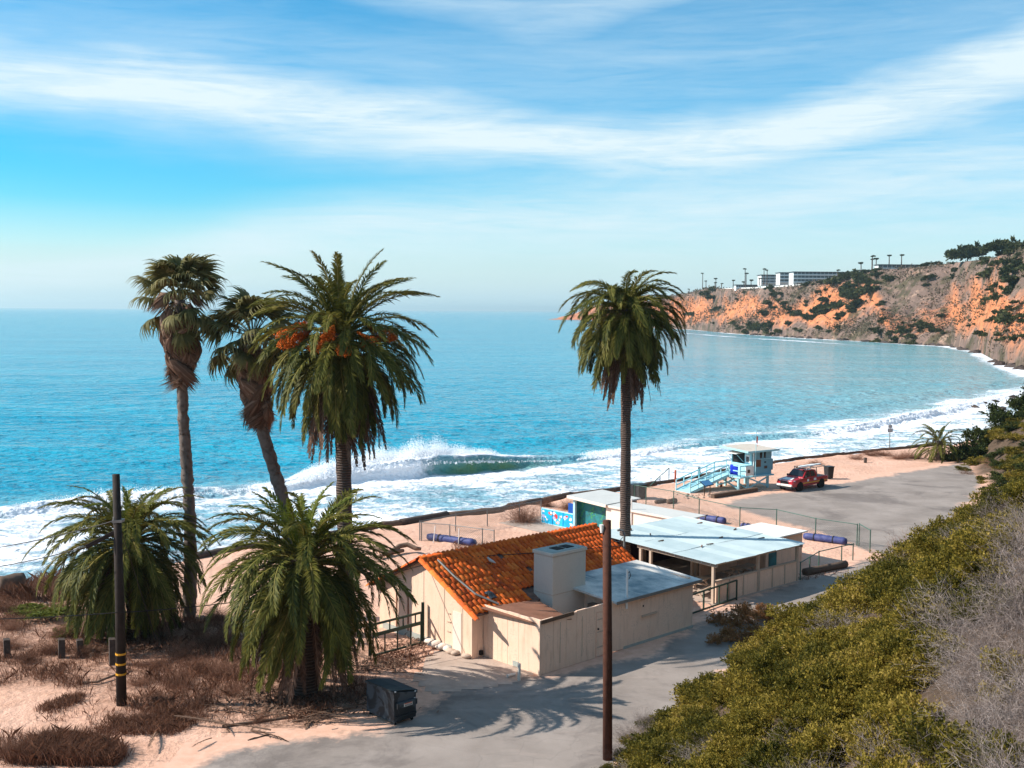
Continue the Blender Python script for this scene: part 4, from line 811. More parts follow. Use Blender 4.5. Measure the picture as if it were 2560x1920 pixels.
def date_palm(label, base, heart_h, tr, lean, fs, n, emax, emin, scale, dead, young=0, seed=1, z0=0.0, trunk_base=None):
    random.seed(seed); p = thing('date_palm', label, 'palm tree', (base[0], base[1], z0)); hx, hy = lean
    pts = [(0, 0, -.2), (hx * .12, hy * .12, heart_h * .25), (hx * .45, hy * .45, heart_h * .6), (hx, hy, heart_h - .5), (hx, hy, heart_h + .15)]; rad = [trunk_base or tr * 1.25, tr * 1.05, tr, tr * 1.1, tr * 1.35]
    trunk('trunk', p, pts, rad, M['trunk']); boots(p, pts[-2:], [tr * 1.1, tr * 1.5], M['wtrunk'], 60, .3)
    for i in range(n):
        t = (i + .5) / n; e = emax - (emax - emin) * t ** .82 + random.gauss(0, 5); me = pick(fs, e, i)
        if i < young: me = pick(FR_YOUNG, e, i)
        o = link('frond', me, parent=p); az = i * 2.39996 + random.uniform(-.18, .18); rr = tr * .7
        o.location = (hx + math.cos(az) * rr, hy + math.sin(az) * rr, heart_h + .35 - .95 * t); o.rotation_euler = (random.uniform(-.35, .35), random.uniform(-.09, .09), az); sc = scale * random.uniform(.88, 1.06); o.scale = (sc, sc, sc)
    for i in range(dead):
        az = i * 2.39996 + random.uniform(-.3, .3); o = link('dead_frond', FR_DEAD[i % len(FR_DEAD)][1], parent=p); o.location = (hx + math.cos(az) * tr, hy + math.sin(az) * tr, heart_h - .55 - random.random() * .5); o.rotation_euler = (random.uniform(-.2, .2), random.uniform(-.12, .05), az); sc = scale * random.uniform(.85, 1.2); o.scale = (sc, sc, sc)
    return p
P1 = G(765, 1740); P2 = G(346, 1594); P3 = G(865, 1588); P4 = G(1562, 1443)
date_palm('stocky date palm with drooping crown beside the black dumpster', P1, 5.55, .42, (0, 0), FR_NEAR, 150, 84, -66, 1.0, 40, 14, 3, trunk_base=.6)
date_palm('stocky date palm behind the banded utility pole', P2, 4.6, .42, (-.5, .1), FR_NEAR, 140, 82, -64, .98, 40, 8, 5, trunk_base=.6)
p3 = date_palm('tall date palm hung with orange fruit clusters', P3, 14.3, .36, (-.2, 0), FR_TALL, 140, 84, -54, 1.03, 64, 0, 8, trunk_base=.5)
date_palm('tall lone date palm between the tile roof and the sheet-roofed shelter', P4, 15.5, .29, (-.15, .0), FR_DROOP, 140, 76, -60, .97, 40, 0, 13, trunk_base=.38)
def fruit():
    random.seed(2); V = []; F = []; A = []
    for k in range(150):
        d = Vector((random.gauss(0, 1), random.gauss(0, 1), random.gauss(0, 1))).normalized() * random.uniform(.55, 1); c = Vector((.9 + d.x * .42, d.y * .3, -.05 + d.z * .26)); r = .035; b = len(V)
        V += [c + Vector(q) * r for q in ((1, 0, 0), (0, 1, 0), (-1, 0, 0), (0, -1, 0), (0, 0, 1), (0, 0, -1))]; A += [random.random()] * 6
        F += [(b, b + 1, b + 4), (b + 1, b + 2, b + 4), (b + 2, b + 3, b + 4), (b + 3, b, b + 4), (b + 1, b, b + 5), (b + 2, b + 1, b + 5), (b + 3, b + 2, b + 5), (b, b + 3, b + 5)]
        m = Vector((.1, 0, .25)).lerp(c, .55); bb = len(V); V += [Vector((.1, .01, .25)), Vector((.1, -.01, .25)), c]; A += [.8] * 3; F.append((bb, bb + 1, bb + 2))
    me = mesh_np('fruit_cluster', [tuple(v) for v in V], F, {'var': A}); me.materials.append(M['fruit'])
    for az, z, s, r in ((-1.9, -.15, 1.1, .7), (-1.35, -.35, 1.0, .85), (-2.5, .1, 1.15, .8), (-.8, .0, 1.0, .75), (-.3, .25, 1.0, .8), (2.8, .55, 1.1, .6), (3.4, .3, 1.1, .9), (-1.7, .3, .95, .5), (.3, .3, 1, .8), (1.6, .2, 1, .8), (-2.9, -.1, 1.0, 1.0)):
        o = link('fruit_cluster', me, parent=p3); r += .35; s *= 1.3; o.location = (-.2 + math.cos(az) * r, math.sin(az) * r, 14.3 + z); o.rotation_euler = (0, .1, az); o.scale = (s, s, s)
fruit()
# fan palms
def fan_mesh(name, seed, pet, rad, dead):
    g = np.random.default_rng(seed); V, F, A = [], [], []; e0 = 40 if not dead else -50
    for i in range(5):
        t = i / 4; c = np.array([pet * t, 0, pet * (.18 * t - .3 * t * t)])
        for a in (0, 2.1, 4.2): V.append(c + .025 * np.array([0, math.cos(a), math.sin(a)])); A.append(.9)
    for i in range(4):
        for k in range(3): F.append((i * 3 + k, i * 3 + (k + 1) % 3, i * 3 + 3 + (k + 1) % 3, i * 3 + 3 + k))
    o = np.array([pet, 0, -.12 * pet]); n = 30
    for k in range(n):
        a = np.radians(-115 + 230 * k / (n - 1)) + g.normal(0, .03); L = rad * (1 - .22 * abs(a) / 2) * g.uniform(.8, 1.15); b0 = len(V); va = g.uniform(0, .9); w = L * (.066 if not dead else .045)
        fold = .12 * (-1) ** k; prev = o.copy(); h = np.array([math.cos(a), math.sin(a), .0]); pit = .25 if not dead else -.5; zz = o[2]; pp = o.copy()
        for j in range(5):
            t = j / 4; ww = w * (.3, .8, .75, .3, .08)[j] ; sd = np.array([-h[1], h[0], 0.]) * max(ww, .004)
            V += [pp + sd, pp - sd + np.array([0, 0, fold * L * .1])]; A += [va, va]; stepl = L / 4; pit -= (.28 if not dead else .35) * (1 + 1.6 * t); pi = max(pit, -1.5); pp = pp + (h * math.cos(pi) + np.array([0, 0, math.sin(pi)])) * stepl
        for j in range(4): F.append((b0 + 2 * j, b0 + 2 * j + 1, b0 + 2 * j + 3, b0 + 2 * j + 2))
    return mesh_np(name, np.array(V), np.array(F), {'var': A})
FANS = [fan_mesh('fan_leaf', s, 1.15, 1.15, False) for s in (1, 2, 3)]; FANSD = [fan_mesh('dead_fan_leaf', s, .5, 1.25, True) for s in (4, 5, 6)]
for f_ in FANS: f_.materials.append(M['fan'])
for f_ in FANSD: f_.materials.append(M['fan_d'])
def fan_palm(label, base, pts, tr, live, skirt, skirt_len, skirt_w, seed, mixd):
    random.seed(seed); p = thing('fan_palm', label, 'palm tree', (base[0], base[1], 0)); trunk('trunk', p, pts, [tr * 1.3, tr * 1.05, tr, tr * .95], M['wtrunk'], 12, .13); boots(p, pts, [tr * 1.3, tr * 1.05, tr, tr * .95], M['wtrunk'], 520, .17)
    hx, hy, hz = pts[-1]
    for i in range(live):
        t = (i + .5) / live; az = i * 2.39996; e = 80 - 128 * t + random.gauss(0, 8); d = random.random() < mixd * t; me = (FANSD if d else FANS)[i % 3]; o = link('fan_leaf', me, parent=p); o.location = (hx + .12 * math.cos(az), hy + .12 * math.sin(az), hz + .1 - .4 * t); o.rotation_euler = (random.uniform(-.5, .5), -R(e), az); s = random.uniform(1.05, 1.4); o.scale = (s, s, s)
    for i in range(skirt):
        t = (i + random.random()) / skirt; az = i * 2.39996 + random.random() * .4; o = link('dead_fan_leaf', FANSD[i % 3], parent=p); q = t * skirt_len; dx = (Vector(pts[-1]) - Vector(pts[-2])).normalized(); c = Vector(pts[-1]) - dx * (q * .82)
        rr = .2 + skirt_w * math.sin(math.pi * min(1, t * .75 + .22)) * .42; o.location = c + Vector((math.cos(az) * rr, math.sin(az) * rr, -.1)); o.rotation_euler = (random.uniform(-.4, .4), R(random.uniform(44, 74)), az); s = random.uniform(1.0, 1.5); o.scale = (s, s, s)
    return p
W1 = G(474, 1545); hz = 16.0
fan_palm('upright fan palm with thick brown skirt of dead leaves', W1, [(0, 0, -.2), (.1, 0, 5), (-.2, 0, 10.5), (-.28, 0, hz)], .27, 46, 120, 3.4, 1.0, 4, .7)
W2 = G(760, 1545)
fan_palm('leaning fan palm with shaggy brown skirt against the fruiting date palm', W2, [(0, 0, -.2), (-.75, 0, 5.2), (-2.0, 0, 9.4), (-2.45, 0, 14.3)], .29, 48, 120, 4.0, 1.0, 6, .6)
SP = G(2347, 1151); date_palm('small young date palm at the edge of the parking lot', SP, 1.9, .3, (0, 0), FR_NEAR, 44, 80, -24, .74, 8, 4, 21)

# ================================================================== LIFEGUARD TOWER
T0 = G(1868.6, 1224.6); TA = R(90 - 57)
def tloc(x, y, z):
    c, q = math.cos(TA), math.sin(TA); return Vector((T0[0] + c * x - q * y, T0[1] + q * x + c * y, z))
def build_tower():
    t = thing('lifeguard_tower', 'pale blue lifeguard tower on stilts with long railed ramp', 'lifeguard tower', (T0[0], T0[1], 0), TA)
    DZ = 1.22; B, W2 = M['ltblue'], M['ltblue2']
    box('deck', B, t, -1.15, 3.0, -.25, 3.1, DZ - .12, DZ)
    for x, y in ((0, 0), (2.45, 0), (0, 2.75), (2.45, 2.75), (-1.0, 2.75), (-1.0, .1)): box('leg', B, t, x - .09, x + .09, y - .09, y + .09, -.1, DZ - .12)
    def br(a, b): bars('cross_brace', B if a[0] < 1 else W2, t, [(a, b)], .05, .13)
    br((0, -.1, .15), (2.45, -.1, 1.05)); br((0, -.11, 1.05), (2.45, -.11, .15)); br((-1, -.02, .1), (-1, 2.75, 1.0)); br((-1.02, .1, 1.0), (-1.02, 2.75, .15)); br((0, 2.85, .15), (2.45, 2.85, 1.05)); br((-.05, .1, .15), (-.05, 2.75, 1.05))
    # hut
    x0, x1, y0, y1, z1 = .44, 2.9, 0, 2.5, 3.4
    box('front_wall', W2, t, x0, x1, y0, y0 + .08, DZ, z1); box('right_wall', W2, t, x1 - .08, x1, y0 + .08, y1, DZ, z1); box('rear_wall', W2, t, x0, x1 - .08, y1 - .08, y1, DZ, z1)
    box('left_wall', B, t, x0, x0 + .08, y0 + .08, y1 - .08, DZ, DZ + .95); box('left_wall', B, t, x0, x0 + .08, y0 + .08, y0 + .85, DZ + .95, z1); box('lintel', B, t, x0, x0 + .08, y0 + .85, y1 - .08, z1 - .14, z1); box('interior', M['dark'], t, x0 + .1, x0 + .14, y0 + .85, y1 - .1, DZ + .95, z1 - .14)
    w = box('window', M['whitep'], t, x0 - .03, x0 - .002, .22, .72, 2.3, 3.0); box('pane', M['glass'], w, x0 - .045, x0 - .032, .3, .64, 2.4, 2.85)
    m = MB(); P = [(x0 - .02, .9, 3.2), (x0 - .02, 2.4, 3.2), (x0 - 1.0, 2.4, 3.12), (x0 - 1.0, .9, 3.12)]; m.hexa([(a, b, c - .04) for a, b, c in P] + P).build('raised_shutter', M['whitep'], t)
    for y in (.95, 2.35): bars('shutter_strut', B, t, [((x0 - .02, y, 2.3), (x0 - .95, y, 3.1))], .03)
    for x in (1.45, 1.9): w = box('window', M['glass'], t, x, x + .25, -.02, -.002, 2.7, 3.22)
    box('window_mullion', W2, t, 1.7, 1.9, -.03, -.003, 2.66, 3.26); box('brown_sign', M['sign_brown'], t, .95, 1.55, -.035, -.002, 1.95, 2.6); box('notice', M['plastic'], t, 2.0, 2.2, -.03, -.002, 2.25, 2.38); box('notice', M['wood'], t, 2.0, 2.35, -.03, -.002, 1.75, 1.98); box('corner_board', B, t, x0 - .02, x0 + .06, -.02, -.002, DZ, z1); box('side_box', W2, t, x1 + .002, x1 + .4, .2, 1.2, DZ + .3, DZ + 1.3); bars('handrail', B, t, [((1.0, -.05, 2.62), (2.7, -.05, 2.62))], .04)
    m = MB(); P = [(-.55, -.55, 3.46), (3.25, -.55, 3.46), (3.25, 2.95, 3.62), (-.55, 2.95, 3.62)]; r = m.hexa([(a, b, c - .06) for a, b, c in P] + P).build('roof', M['towerroof'], t); bars('fascia', B, r, [((-.57, -.57, 3.41), (3.27, -.57, 3.41)), ((-.57, -.57, 3.41), (-.57, 2.97, 3.57))], .04, .16)
    # deck rail
    def rail(pts, n): 
        for a, b in zip(pts[:-1], pts[1:]):
            a, b = Vector(a), Vector(b); bars('rail', B, t, [(a + Vector((0, 0, .95)), b + Vector((0, 0, .95))), (a + Vector((0, 0, .5)), b + Vector((0, 0, .5)))], .05, .09); k = max(1, int((b - a).length / n))
            for i in range(k + 1):
                q = a.lerp(b, i / k); bars('rail_post', B, t, [(q + Vector((0, 0, -.05)), q + Vector((0, 0, .97)))], .06)
    rail([(.4, -.2, DZ), (-1.1, -.2, DZ), (-1.1, 1.1, DZ)], .9); rail([(-1.1, 3.05, DZ), (.4, 3.05, DZ)], .8); box('gate_panel', M['whitep'], t, -.5, .35, -.26, -.21, DZ + .05, DZ + .9); box('gate_notice', M['wood'], t, -.3, .0, -.275, -.262, DZ + .3, DZ + .6)
    # ramp
    m = MB(); P = [(-5.6, 1.2, .02), (-1.15, 1.2, DZ - .02), (-1.15, 3.05, DZ - .02), (-5.6, 3.05, .02)]; m.hexa([(a, b, c - .1) for a, b, c in P] + P).build('ramp', B, t)
    for y in (1.22, 3.03):
        a, b = Vector((-5.6, y, .0)), Vector((-1.15, y, DZ)); bars('ramp_rail', B, t, [(a + Vector((0, 0, .92)), b + Vector((0, 0, .92))), (a + Vector((0, 0, .48)), b + Vector((0, 0, .48)))], .05, .1); bars('ramp_stringer', B, t, [(a + Vector((0, -.03 if y < 2 else .03, .0)), b + Vector((0, -.03 if y < 2 else .03, .0)))], .05, .24)
        for i in range(6): q = a.lerp(b, i / 5); bars('ramp_post', B, t, [(q, q + Vector((0, 0, .94)))], .07)
    box('flag_socket', M['whitep'], t, .36, .43, -.32, -.26, DZ, DZ + 2.2)
    f = thing('flag_pole', 'thin pole with small red flag rising from the lifeguard tower', 'flag', tloc(.3, -.62, 0), TA); MB().tube([(0, 0, 1.0), (0, 0, 5.5)], [.035, .025], 8).build('pole', M['ltblue'], f)
    m = MB(); n = 6
    for i in range(n + 1):
        q = i / n; m.v += [(.03 + .14 * q + .02 * math.sin(q * 9), .05 * math.sin(q * 6), 5.0 - .35 * q), (.03 + .2 * q, .06 * math.sin(q * 7 + 1), 4.35 - .55 * q)]
    m.f = [(2 * i, 2 * i + 1, 2 * i + 3, 2 * i + 2) for i in range(n)]; o = m.build('flag', M['flag'], f); s = o.modifiers.new('t', 'SOLIDIFY'); s.thickness = .01
    def cloth(name, x0, x1, z0, z1, y, mat, lab):
        m = MB(); n = 7
        for i in range(n + 1):
            for j in range(4): m.v.append((x0 + (x1 - x0) * i / n, y + .025 * math.sin(i * 2.1 + j), z1 - (z1 - z0) * j / 3))
        m.f = [(i * 4 + j, i * 4 + j + 1, i * 4 + j + 5, i * 4 + j + 4) for i in range(n) for j in range(3)]; o = m.build(name, mat, None, True); s = o.modifiers.new('t', 'SOLIDIFY'); s.thickness = .015; o.location = (T0[0], T0[1], 0); o.rotation_euler = (0, 0, TA); tag(o, lab, 'towel'); return o
    m = MB()
    o = cloth('towel', 0, .78, DZ + .12, DZ + 1.02, 0, M['towel'], 'royal blue towel hung over the tower deck rail'); o.location = tloc(-1.2, .95, 0); o.rotation_euler = (0, 0, TA - R(75))
    o = cloth('wetsuit', 0, .3, .95, 1.75, 0, M['plastic'], 'black wetsuit draped over the ramp handrail'); o.location = tloc(-3.0, 3.1, .05); o.rotation_euler = (0, 0, TA)
build_tower()
def build_sign():
    a, b = G(1680 + 415 / 5.144, 1070 + 875 / 5.144), G(1680 + 487 / 5.144, 1070 + 860 / 5.144); s = thing('information_sign', 'tilted blue information sign on two dark posts by the ramp', 'sign', (a[0], a[1], 0))
    d = Vector((b[0] - a[0], b[1] - a[1], 0))
    for k in (0, 1): bars('post', M['wood'], s, [(d * k, d * k + Vector((0, 0, .95)))], .08)
    m = MB(); n = Vector((-d.y, d.x, 0)).normalized(); P = [-d * .35 + n * -.25 + Vector((0, 0, .85)), d * 1.25 + n * -.25 + Vector((0, 0, .85)), d * 1.25 + n * .3 + Vector((0, 0, 1.2)), -d * .35 + n * .3 + Vector((0, 0, 1.2))]; up = Vector((0, 0, .05)); m.hexa(P + [p + up for p in P]).build('panel', M['plastic'], s)
    q = [p + up * 1.15 for p in P]; c = sum(q, Vector()) / 4; m = MB(); m.add([c + (p - c) * .9 for p in q], [(0, 1, 2, 3)]).build('panel_face', M['sign_blue'], s)
build_sign()
def log(name, a, b, r, lab, mat='wood', n=8, cat='log', sq=False, group=None, z=None):
    a, b = Vector(a), Vector(b); zz = r * .85 if z is None else z; a.z += zz; b.z += zz; m = MB(); o0 = a.copy(); P = []; Rr = []; random.seed(int(abs(a.x * 91 + a.y * 7)))
    for i in range(7): t = i / 6; P.append(a.lerp(b, t) - o0 + Vector((0, 0, random.uniform(-.02, .02)))); Rr.append(r * random.uniform(.9, 1.08))
    if sq: m.bar(a - o0, b - o0, r * 2, r * 1.8)
    else: m.tube(P, Rr, n)
    o = m.build(name, M[mat], None, not sq); o.location = o0; return tag(o, lab, cat, group)
q5 = lambda x, y: G(1680 + x / 5.144, 1070 + y / 5.144); q7 = lambda x, y: G(1660 + x / 2.4578, 980 + y / 2.4578); q3 = lambda x, y: G(1300 + x / 2.4578, 1050 + y / 2.4578); qm = lambda x, y: G(1000 + x / 4.424, 1220 + y / 4.424); q1 = lambda x, y: G(x / 2.023, 1100 + y / 2.023); z1 = lambda x, y: G(1340 + x / 5.821, 1200 + y / 5.821)
log('parking_timber', q5(520, 905), q5(1080, 815), .2, 'long dark squared timber edging the lot below the tower', 'wood', sq=True, cat='timber')
log('parking_log', q3(1750, 955), q3(2000, 905), .24, 'rough dark log lying outside the chain-link gate', 'wood')
log('beach_log', z1(1740, 345), z1(1890, 325), .17, 'short dark log on the sand behind the restroom, the longer of two', 'wood'); log('beach_log', z1(1920, 350), z1(2030, 330), .22, 'short thick dark log on the sand, the stubbier of two', 'wood')
log('drift_log', G(0, 1482), G(56, 1472), .5, 'thick dark drift log at the terrace edge beyond the dry brush', 'wood')
def bent(name, pts, rad, lab, mat='driftwood'):
    o0 = Vector(pts[0]); m = MB(); m.tube([Vector(p) - o0 for p in pts], rad, 8); o = m.build(name, M[mat], None, True); o.location = o0; return tag(o, lab, 'driftwood')
zz7 = lambda x, y: G(900 + x / 4.88, 1360 + y / 4.88)
bent('driftwood', [Vector(zz7(*p)) + Vector((0, 0, h)) for p, h in (((230, 190), .2), ((360, 150), .25), ((480, 112), .45), ((580, 100), .5), ((680, 120), .35), ((745, 118), .3))], [.12, .15, .17, .16, .15, .1], 'curved grey driftwood trunk on the sand behind the house')
bent('driftwood', [Vector(q1(1900, 560)) + Vector((0, 0, .2)), Vector(q1(1960, 590)) + Vector((0, 0, .25)), Vector(q1(2040, 575)) + Vector((0, 0, .2))], [.15, .2, .12], 'short driftwood log on the sand between palm and house')

# ================================================================== PICKUP TRUCK
def build_truck():
    F_, R_ = G(1680 + 1632 / 5.144, 1070 + 812 / 5.144), G(1680 + 1905 / 5.144, 1070 + 765 / 5.144); d = (F_ - R_)[:2]; ang = math.atan2(d[1], d[0]); left = np.array([-math.sin(ang), math.cos(ang)]); c = (F_ + R_)[:2] / 2 - left * .8
    t = thing('pickup_truck', 'red double-cab pickup truck with yellow side stripe parked by the tower', 'truck', (c[0], c[1], 0), ang); RP = M['red_paint']
    def loft(secs, name, mat, parent, smooth=False):          # sections: x, half width bottom/top, z bottom/top
        m = MB()
        for x, wb, wm, wt, zb, zm, zt in secs: m.v += [(x, -wb, zb), (x, -wm, zm), (x, -wt, zt), (x, wt, zt), (x, wm, zm), (x, wb, zb)]
        for i in range(len(secs) - 1):
            a, b = i * 6, i * 6 + 6; m.f += [(a + k, a + (k + 1) % 6, b + (k + 1) % 6, b + k) for k in range(6)]
        m.f += [tuple(range(6)), tuple(range(len(m.v) - 6, len(m.v)))[::-1]]; return m.build(name, mat, parent, smooth, bevel=.025)
    body = loft([(2.62, .78, .82, .74, .5, .7, .86), (2.45, .88, .92, .82, .42, .75, .98), (1.7, .9, .94, .86, .4, .78, 1.05), (1.0, .9, .94, .88, .4, .8, 1.1), (-.95, .9, .94, .9, .4, .8, 1.06), (-1.0, .9, .93, .9, .42, .8, 1.04), (-2.55, .9, .93, .9, .48, .8, 1.04), (-2.62, .88, .9, .88, .52, .8, 1.02)], 'body', RP, t)
    cab = loft([(1.12, .86, .86, .84, 1.05, 1.07, 1.1), (.42, .86, .82, .68, 1.05, 1.3, 1.72), (-.55, .86, .82, .68, 1.05, 1.3, 1.74), (-.98, .86, .84, .7, 1.05, 1.3, 1.66)], 'cab', RP, t)
    m = MB(); m.add([(1.0, -.74, 1.16), (1.0, .74, 1.16), (.5, .62, 1.67), (.5, -.62, 1.67)], [(0, 1, 2, 3)]); o = m.build('windshield', M['glass'], t); o.location = (.035, 0, .03)
    for s in (-1, 1):
        for a, b, a2, b2 in (((.78), (.02), .42, .02), (-.06, -.82, -.06, -.62)): m = MB(); m.add([(a, s * .865, 1.16), (b, s * .865, 1.16), (b2, s * .735, 1.64), (a2, s * .735, 1.64)], [(0, 1, 2, 3)]); m.build('side_window', M['glass'], t)
        box('mirror', M['plastic'], t, .72, .86, s * .95 - .09, s * .95 + .09, 1.12, 1.28); box('side_stripe', M['amber'], t, -2.4, 1.2, s * .925 - .012 - (s > 0) * 0, s * .925 + .018, .62, .69)
        box('emblem', M['whitep'], t, .35, .6, s * .945 - .012, s * .945 + .012, .78, .98); box('emblem', M['whitep'], t, -.75, -.4, s * .945 - .012, s * .945 + .012, .8, 1.0); box('door_handle', M['plastic'], t, -.05, .1, s * .94 - .015, s * .94 + .015, .98, 1.02)
        m = MB(); m.hexa([(2.38, s * .5, .82), (2.62, s * .45, .8), (2.5, s * .84, .8), (2.3, s * .88, .82), (2.36, s * .5, .98), (2.56, s * .46, .95), (2.46, s * .84, .95), (2.28, s * .87, .98)]).build('headlight', M['headlamp'], t); box('tail_light', M['mred'], t, -2.65, -2.6, s * .8 - .08, s * .8 + .08, .75, 1.0)
    m = MB(); m.add([(2.58, -.5, .88), (2.58, .5, .88), (1.75, .42, 1.075), (1.75, -.42, 1.075)], [(0, 1, 2, 3)]); o = m.build('hood_patch', M['whitep'], t); o.location = (0, 0, .04)
    box('grille', M['plastic'], t, 2.6, 2.66, -.42, .42, .68, .86); box('bumper', M['whitep'], t, 2.55, 2.74, -.8, .8, .46, .64, bevel=.03); box('number_plate', M['label'], t, 2.742, 2.75, -.17, .17, .5, .6); box('lower_bumper', M['plastic'], t, 2.5, 2.68, -.75, .75, .32, .455)
    box('bed_floor', M['plastic'], t, -2.5, -1.05, -.8, .8, 1.044, 1.06); box('light_bar', M['plastic'], t, .15, .32, -.5, .5, 1.76, 1.84)
    for x in (.2, -.75, -2.3): bars('rack_bar', M['steel'], t, [((x, -.72, 1.92), (x, .72, 1.92))], .05); 
    for s in (-1, 1): bars('rack_rail', M['steel'], t, [((.2, s * .7, 1.88), (-2.4, s * .7, 1.88)), ((-2.3, s * .78, 1.05), (-2.3, s * .7, 1.9)), ((-1.1, s * .78, 1.05), (-1.1, s * .7, 1.9)), ((.2, s * .68, 1.7), (.2, s * .7, 1.9))], .05)
    for x in (1.62, -1.62):
        for s in (-1, 1):
            w = link('wheel', None, parent=t); w.location = (x, s * .8, .38); n = 20; m = MB(); m.tube([(0, -.12, 0), (0, -.13, 0), (0, .13, 0), (0, .12, 0)], [.33, .38, .38, .33], n); m.build('tyre', M['rubber'], w); m = MB(); m.tube([(0, -.135, 0), (0, .135, 0)], [.23, .23], 14); m.build('rim', M['rim'], w); m = MB(); m.tube([(0, s * .13, 0), (0, s * .15, 0)], [.08, .06], 10); m.build('hub_cap', M['plastic'], w)
            m = MB(); m.tube([(x, s * .84, .4), (x, s * .951, .4)], [.44, .44], 20); m.build('wheel_arch', M['dark'], t)
    b = thing('rescue_board', 'long white rescue board strapped on the truck roof rack', 'rescue board', (c[0], c[1], 1.98), ang); m = MB(); prof = [(1.0, .03), (.85, .16), (.3, .27), (-.6, .29), (-1.5, .24), (-2.2, .12), (-2.35, .03)]
    for x, w in prof: m.v += [(x, -w + .3, 0), (x, w + .3, 0), (x, w * .8 + .3, .1), (x, -w * .8 + .3, .1)]
    for i in range(len(prof) - 1): m.f += [(i * 4 + k, i * 4 + (k + 1) % 4, i * 4 + 4 + (k + 1) % 4, i * 4 + 4 + k) for k in range(4)]
    m.f += [(0, 1, 2, 3), tuple(range(len(m.v) - 4, len(m.v)))]; m.build('board', M['whitep'], b, bevel=.02); box('strap', M['plastic'], b, -.1, -.05, .03, .57, .095, .11); box('strap', M['plastic'], b, -1.4, -1.35, .05, .55, .095, .11)
build_truck()
def bin_(p, lab, h=1.05, w=.62, group=None):
    t = thing('trash_bin', lab, 'bin', (p[0], p[1], 0), .4, group); m = MB(); m.hexa([(-w * .4, -w * .4, .08), (w * .4, -w * .4, .08), (w * .4, w * .4, .08), (-w * .4, w * .4, .08), (-w / 2, -w / 2, h), (w / 2, -w / 2, h), (w / 2, w / 2, h), (-w / 2, w / 2, h)]).build('body', M['plastic'], t, bevel=.03); box('lid', M['lid'], t, -w * .54, w * .54, -w * .56, w * .54, h + .002, h + .07, bevel=.02); MB().tube([(-w * .3, w * .42, .1), (w * .3, w * .42, .1)], .1, 10).build('wheel', M['rubber'], t)
bin_(G(1680 + 2015 / 5.144, 1070 + 655 / 5.144), 'black wheeled bin behind the red pickup', 1.15, .7); bin_(z1(1440, 260), 'black bin behind the restroom roof, left of a pair', 1.1, .75); bin_(z1(1520, 275), 'black bin behind the restroom roof, right of a pair', 1.2, .8)
log('marker_stump', q7(1237, 435), q7(1237, 434) + np.array([0, 0, .5]), .16, 'short dark stump standing alone on the sand past the truck', 'stump', cat='stump', z=.0)
def post(p, h, r, lab, mat='postred', cat='post'): 
    m = MB(); m.tube([(0, 0, -.1), (0, 0, h * .93), (0, 0, h)], [r, r * .95, r * .6], 8); o = m.build('marker_post', M[mat], None, True); o.location = (p[0], p[1], 0); return tag(o, lab, cat)
post(q5(42, 690), 1.1, .1, 'orange-brown marker post at the terrace edge by the ramp'); post(q5(632, 757), .4, .12, 'short rusty stub post under the tower', 'postred')
def bluff_sign():
    p = q7(1385, 355); s = thing('beach_sign', 'thin grey signpost at the terrace edge beside the small palm', 'sign', (p[0], p[1], 0)); MB().tube([(0, 0, -.1), (0, 0, 2.9)], .05, 6).build('post', M['steel'], s); box('plate', M['bgrey'], s, -.3, .3, -.08, -.055, 2.0, 2.45); box('plate', M['bgrey'], s, -.22, .22, -.08, -.055, 2.5, 2.85)
bluff_sign()
def handrail():
    pts = [q3(800, 410), q3(860, 385), q3(915, 360)]; s = thing('beach_stair_rail', 'thin pale metal handrail where the beach steps go down', 'railing', (pts[0][0], pts[0][1], 0)); o0 = Vector((pts[0][0], pts[0][1], 0)); P = [Vector((p[0], p[1], 0)) - o0 for p in pts]
    P[0].z -= .9; P[1].z -= .4
    bars('rail', M['greenfence'], s, [(a + Vector((0, 0, 1)), b + Vector((0, 0, 1))) for a, b in zip(P[:-1], P[1:])], .06)
    for p in P: bars('post', M['greenfence'], s, [(p + Vector((0, 0, -.3)), p + Vector((0, 0, 1)))], .07)
handrail()

# ================================================================== FENCES
def chain_link(lab, pts, h=1.25, mat='greenfence', netted=True, every=2.6, top=True, group=None):
    o0 = Vector((pts[0][0], pts[0][1], 0)); s = thing('chain_link_fence', lab, 'fence', o0, 0, group); P = [Vector((p[0], p[1], 0)) - o0 for p in pts]; net = MB()
    done = set()
    for a, b in zip(P[:-1], P[1:]):
        L = (b - a).length; k = max(1, round(L / every))
        for i in range(k + 1):
            q = a.lerp(b, i / k); key = (round(q.x, 1), round(q.y, 1))
            if key in done: continue
            done.add(key); MB().tube([q, q + Vector((0, 0, h + .05))], .038, 6).build('post', M[mat], s)
        MB().tube([a + Vector((0, 0, h)), b + Vector((0, 0, h))], .03, 6).build('top_rail', M[mat], s)
        if netted:
            sp = .16; nn = int(L / sp); hh = h - .05
            for i in range(-int(hh / sp), nn):
                x0 = i * sp; 
                for sg in (1, -1):
                    xa, xb = (x0, x0 + hh) if sg > 0 else (x0 + hh, x0); za, zb = 0.04, hh
                    def cl(x, z, xo, zo):
                        if x < 0: f = (0 - x) / (xo - x); return 0, z + (zo - z) * f
                        if x > L: f = (L - x) / (xo - x); return L, z + (zo - z) * f
                        return x, z
                    ca, cb = cl(xa, za, xb, zb), cl(xb, zb, xa, za)
                    if abs(ca[0] - cb[0]) < .02: continue
                    d = (b - a) / L; net.bar(a + d * ca[0] + Vector((0, 0, ca[1])), a + d * cb[0] + Vector((0, 0, cb[1])), .007)
    if netted and net.v: o = net.build('wire_mesh', M['steel'], s); o['kind'] = 'stuff'
    return s
C0 = qm(218, 580)
